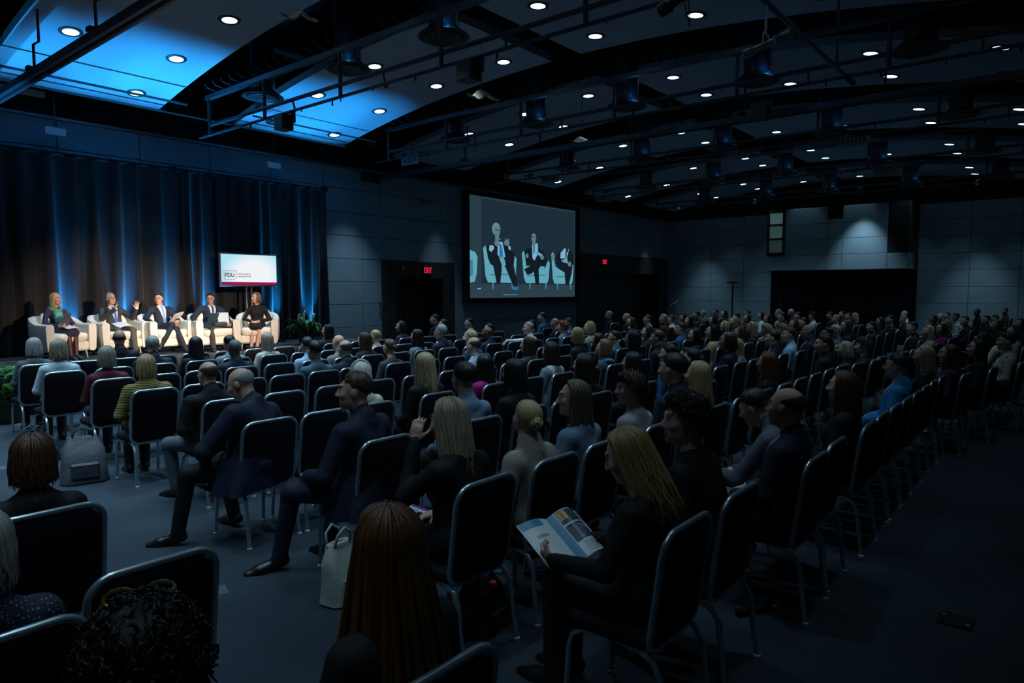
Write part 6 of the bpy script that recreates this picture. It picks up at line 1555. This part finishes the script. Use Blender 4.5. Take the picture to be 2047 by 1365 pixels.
MB().prism([(-.09,-.085),(.09,-.085),(.09,-.025),(.072,-.025),(.072,.03),(.09,.03),(.09,.085),(-.09,.085)],0.0,.012).build('plate',M_black,fb)
MB().box((-.05,-.07,.012),(-.03,-.05,.014)).build('latch',M_alum,fb); MB().lathe([(.012,.012),(.010,.015)],10,(.03,.06,0)).build('screw',M_alum,fb)
um=empty('folded_umbrella',(3.93,1.36,.025),R(-35)); tag(um,'small folded black umbrella lying under the last row','umbrella')
MB().tube([(-.14,0,0),(.10,0,0)],[.022,.018],8).build('canopy',M_black,um,smooth=True); MB().tube([(.10,0,0),(.16,0,0)],.011,8).build('handle',M_alum,um,smooth=True)
def phone(loc,rot,lab,m=None,sz=(.075,.15)):
    t=empty('phone',loc); t.rotation_euler=tuple(R(a) for a in rot); tag(t,lab,'phone')
    MB().bbox((-sz[0]/2,-.004,-sz[1]/2),(sz[0]/2,.004,sz[1]/2),.004).build('case',M_black,t)
    MB().box((-sz[0]/2+.004,-.0052,-sz[1]/2+.006),(sz[0]/2-.004,-.0042,sz[1]/2-.006)).build('screen',m or emis('phone_glow',(.10,.62,.80),.8),t)
phone(wp('c16',(-.14,.36,.98)),(-20,0,10),'glowing phone held up by the woman with long black hair')
phone(wp('d36',(-.10,.62,.64)),(-50,0,15),'phone with blue screen held by the man leaning forward')
tbm=emis('tablet_glow',(.05,.16,.24),1.0)
phone(wp('d33',(-.14,.50,.76)),(-18,0,8),'tablet held by the woman in sleeveless grey',tbm,(.20,.26))
t,body,s,*_=PEOPLE['a25']; hb_=MB().tube([tuple(scalp(R(52),R(-100+200*k/12) if 0 else math.pi*0+R(a),.024)) for k,a in enumerate(range(-96,97,16))],.010,6)
hd=MB().tube([(.098*math.sin(R(a)),-.01,.03+.112*math.cos(R(a))) for a in range(-90,91,15)],.010,6,flat=.5).build('headband',mat('pale_band',(.72,.74,.66),.5),t,tuple(body.headC),Matrix(body.headR.tolist()).to_euler(),smooth=True)
t,body,s,*_=PEOPLE['g2']; cpl=MB()
for k in range(6): cpl.tube([(.035+.006*k,-.15,.03-.012*k),(.045+.006*k,-.168,.026-.012*k),(.055+.006*k,-.16,.018-.012*k)],.005,5)
cpl.build('hair_clip',M_black,t,tuple(body.headC),Matrix(body.headR.tolist()).to_euler())
def sunglasses(pid,m):
    t,body,s,*_=PEOPLE[pid]; mb=MB()
    for sg in (-1,1):
        mb.tube([(sg*.034+.026*math.cos(a),.055+.012*math.sin(a),.125+.012*math.sin(a)) for a in [2*math.pi*k/12 for k in range(12)]],.004,5,closed=True)
        mb.tube([(sg*.060,.055,.122),(sg*.090,.0,.085),(sg*.092,-.05,.06)],.003,4)
    mb.tube([(-.01,.058,.125),(.01,.058,.125)],.003,4)
    mb.build('sunglasses',m,t,tuple(body.headC),Matrix(body.headR.tolist()).to_euler())
sunglasses('g12',mat('gold_rim',(.6,.5,.12),.2,metal=.9)); sunglasses('f16',M_alum)
t,body,s,*_=PEOPLE['d10']
MB().tube([(.09*math.sin(a),body.neck[1]+.085*math.cos(a),body.neck[2]+.0+.02*math.sin(2*a)) for a in [2*math.pi*k/16 for k in range(16)]],.034,7,closed=True).build('scarf',mat('red_scarf',(.60,.015,.015),.7,bump=.4,bscale=25),t,smooth=True)
t,body,s,*_=PEOPLE['c17']
MB().tube([(.09*math.sin(a),body.neck[1]+.085*math.cos(a),body.neck[2]-.01+.02*math.sin(2*a)) for a in [2*math.pi*k/16 for k in range(16)]],.032,7,closed=True).build('scarf',mat('blue_scarf',(.10,.28,.42),.7,bump=.4,bscale=25),t,smooth=True)
t,body,s,*_=PEOPLE['e11']
MB().tube([(.075,body.neck[1]-.02,body.neck[2]+.01),(.09,.09,body.neck[2]-.10),(.03,.15,body.neck[2]-.30)],.006,5).build('lanyard',mat('pale_lanyard',(.45,.55,.6),.6),t)
wb_=empty('water_bottle',wp('d34',(-.20,.34,.62))); tag(wb_,'small clear water bottle held by the black-haired woman','bottle')
MB().lathe([(.030,-.09),(.032,-.07),(.032,.05),(.014,.085),(.014,.10)],12).build('bottle',mat('clear_plastic',(.55,.65,.70),.1),wb_,smooth=True,angle=40); MB().lathe([(.016,.10),(.016,.118)],10).build('cap',M_pg,wb_)
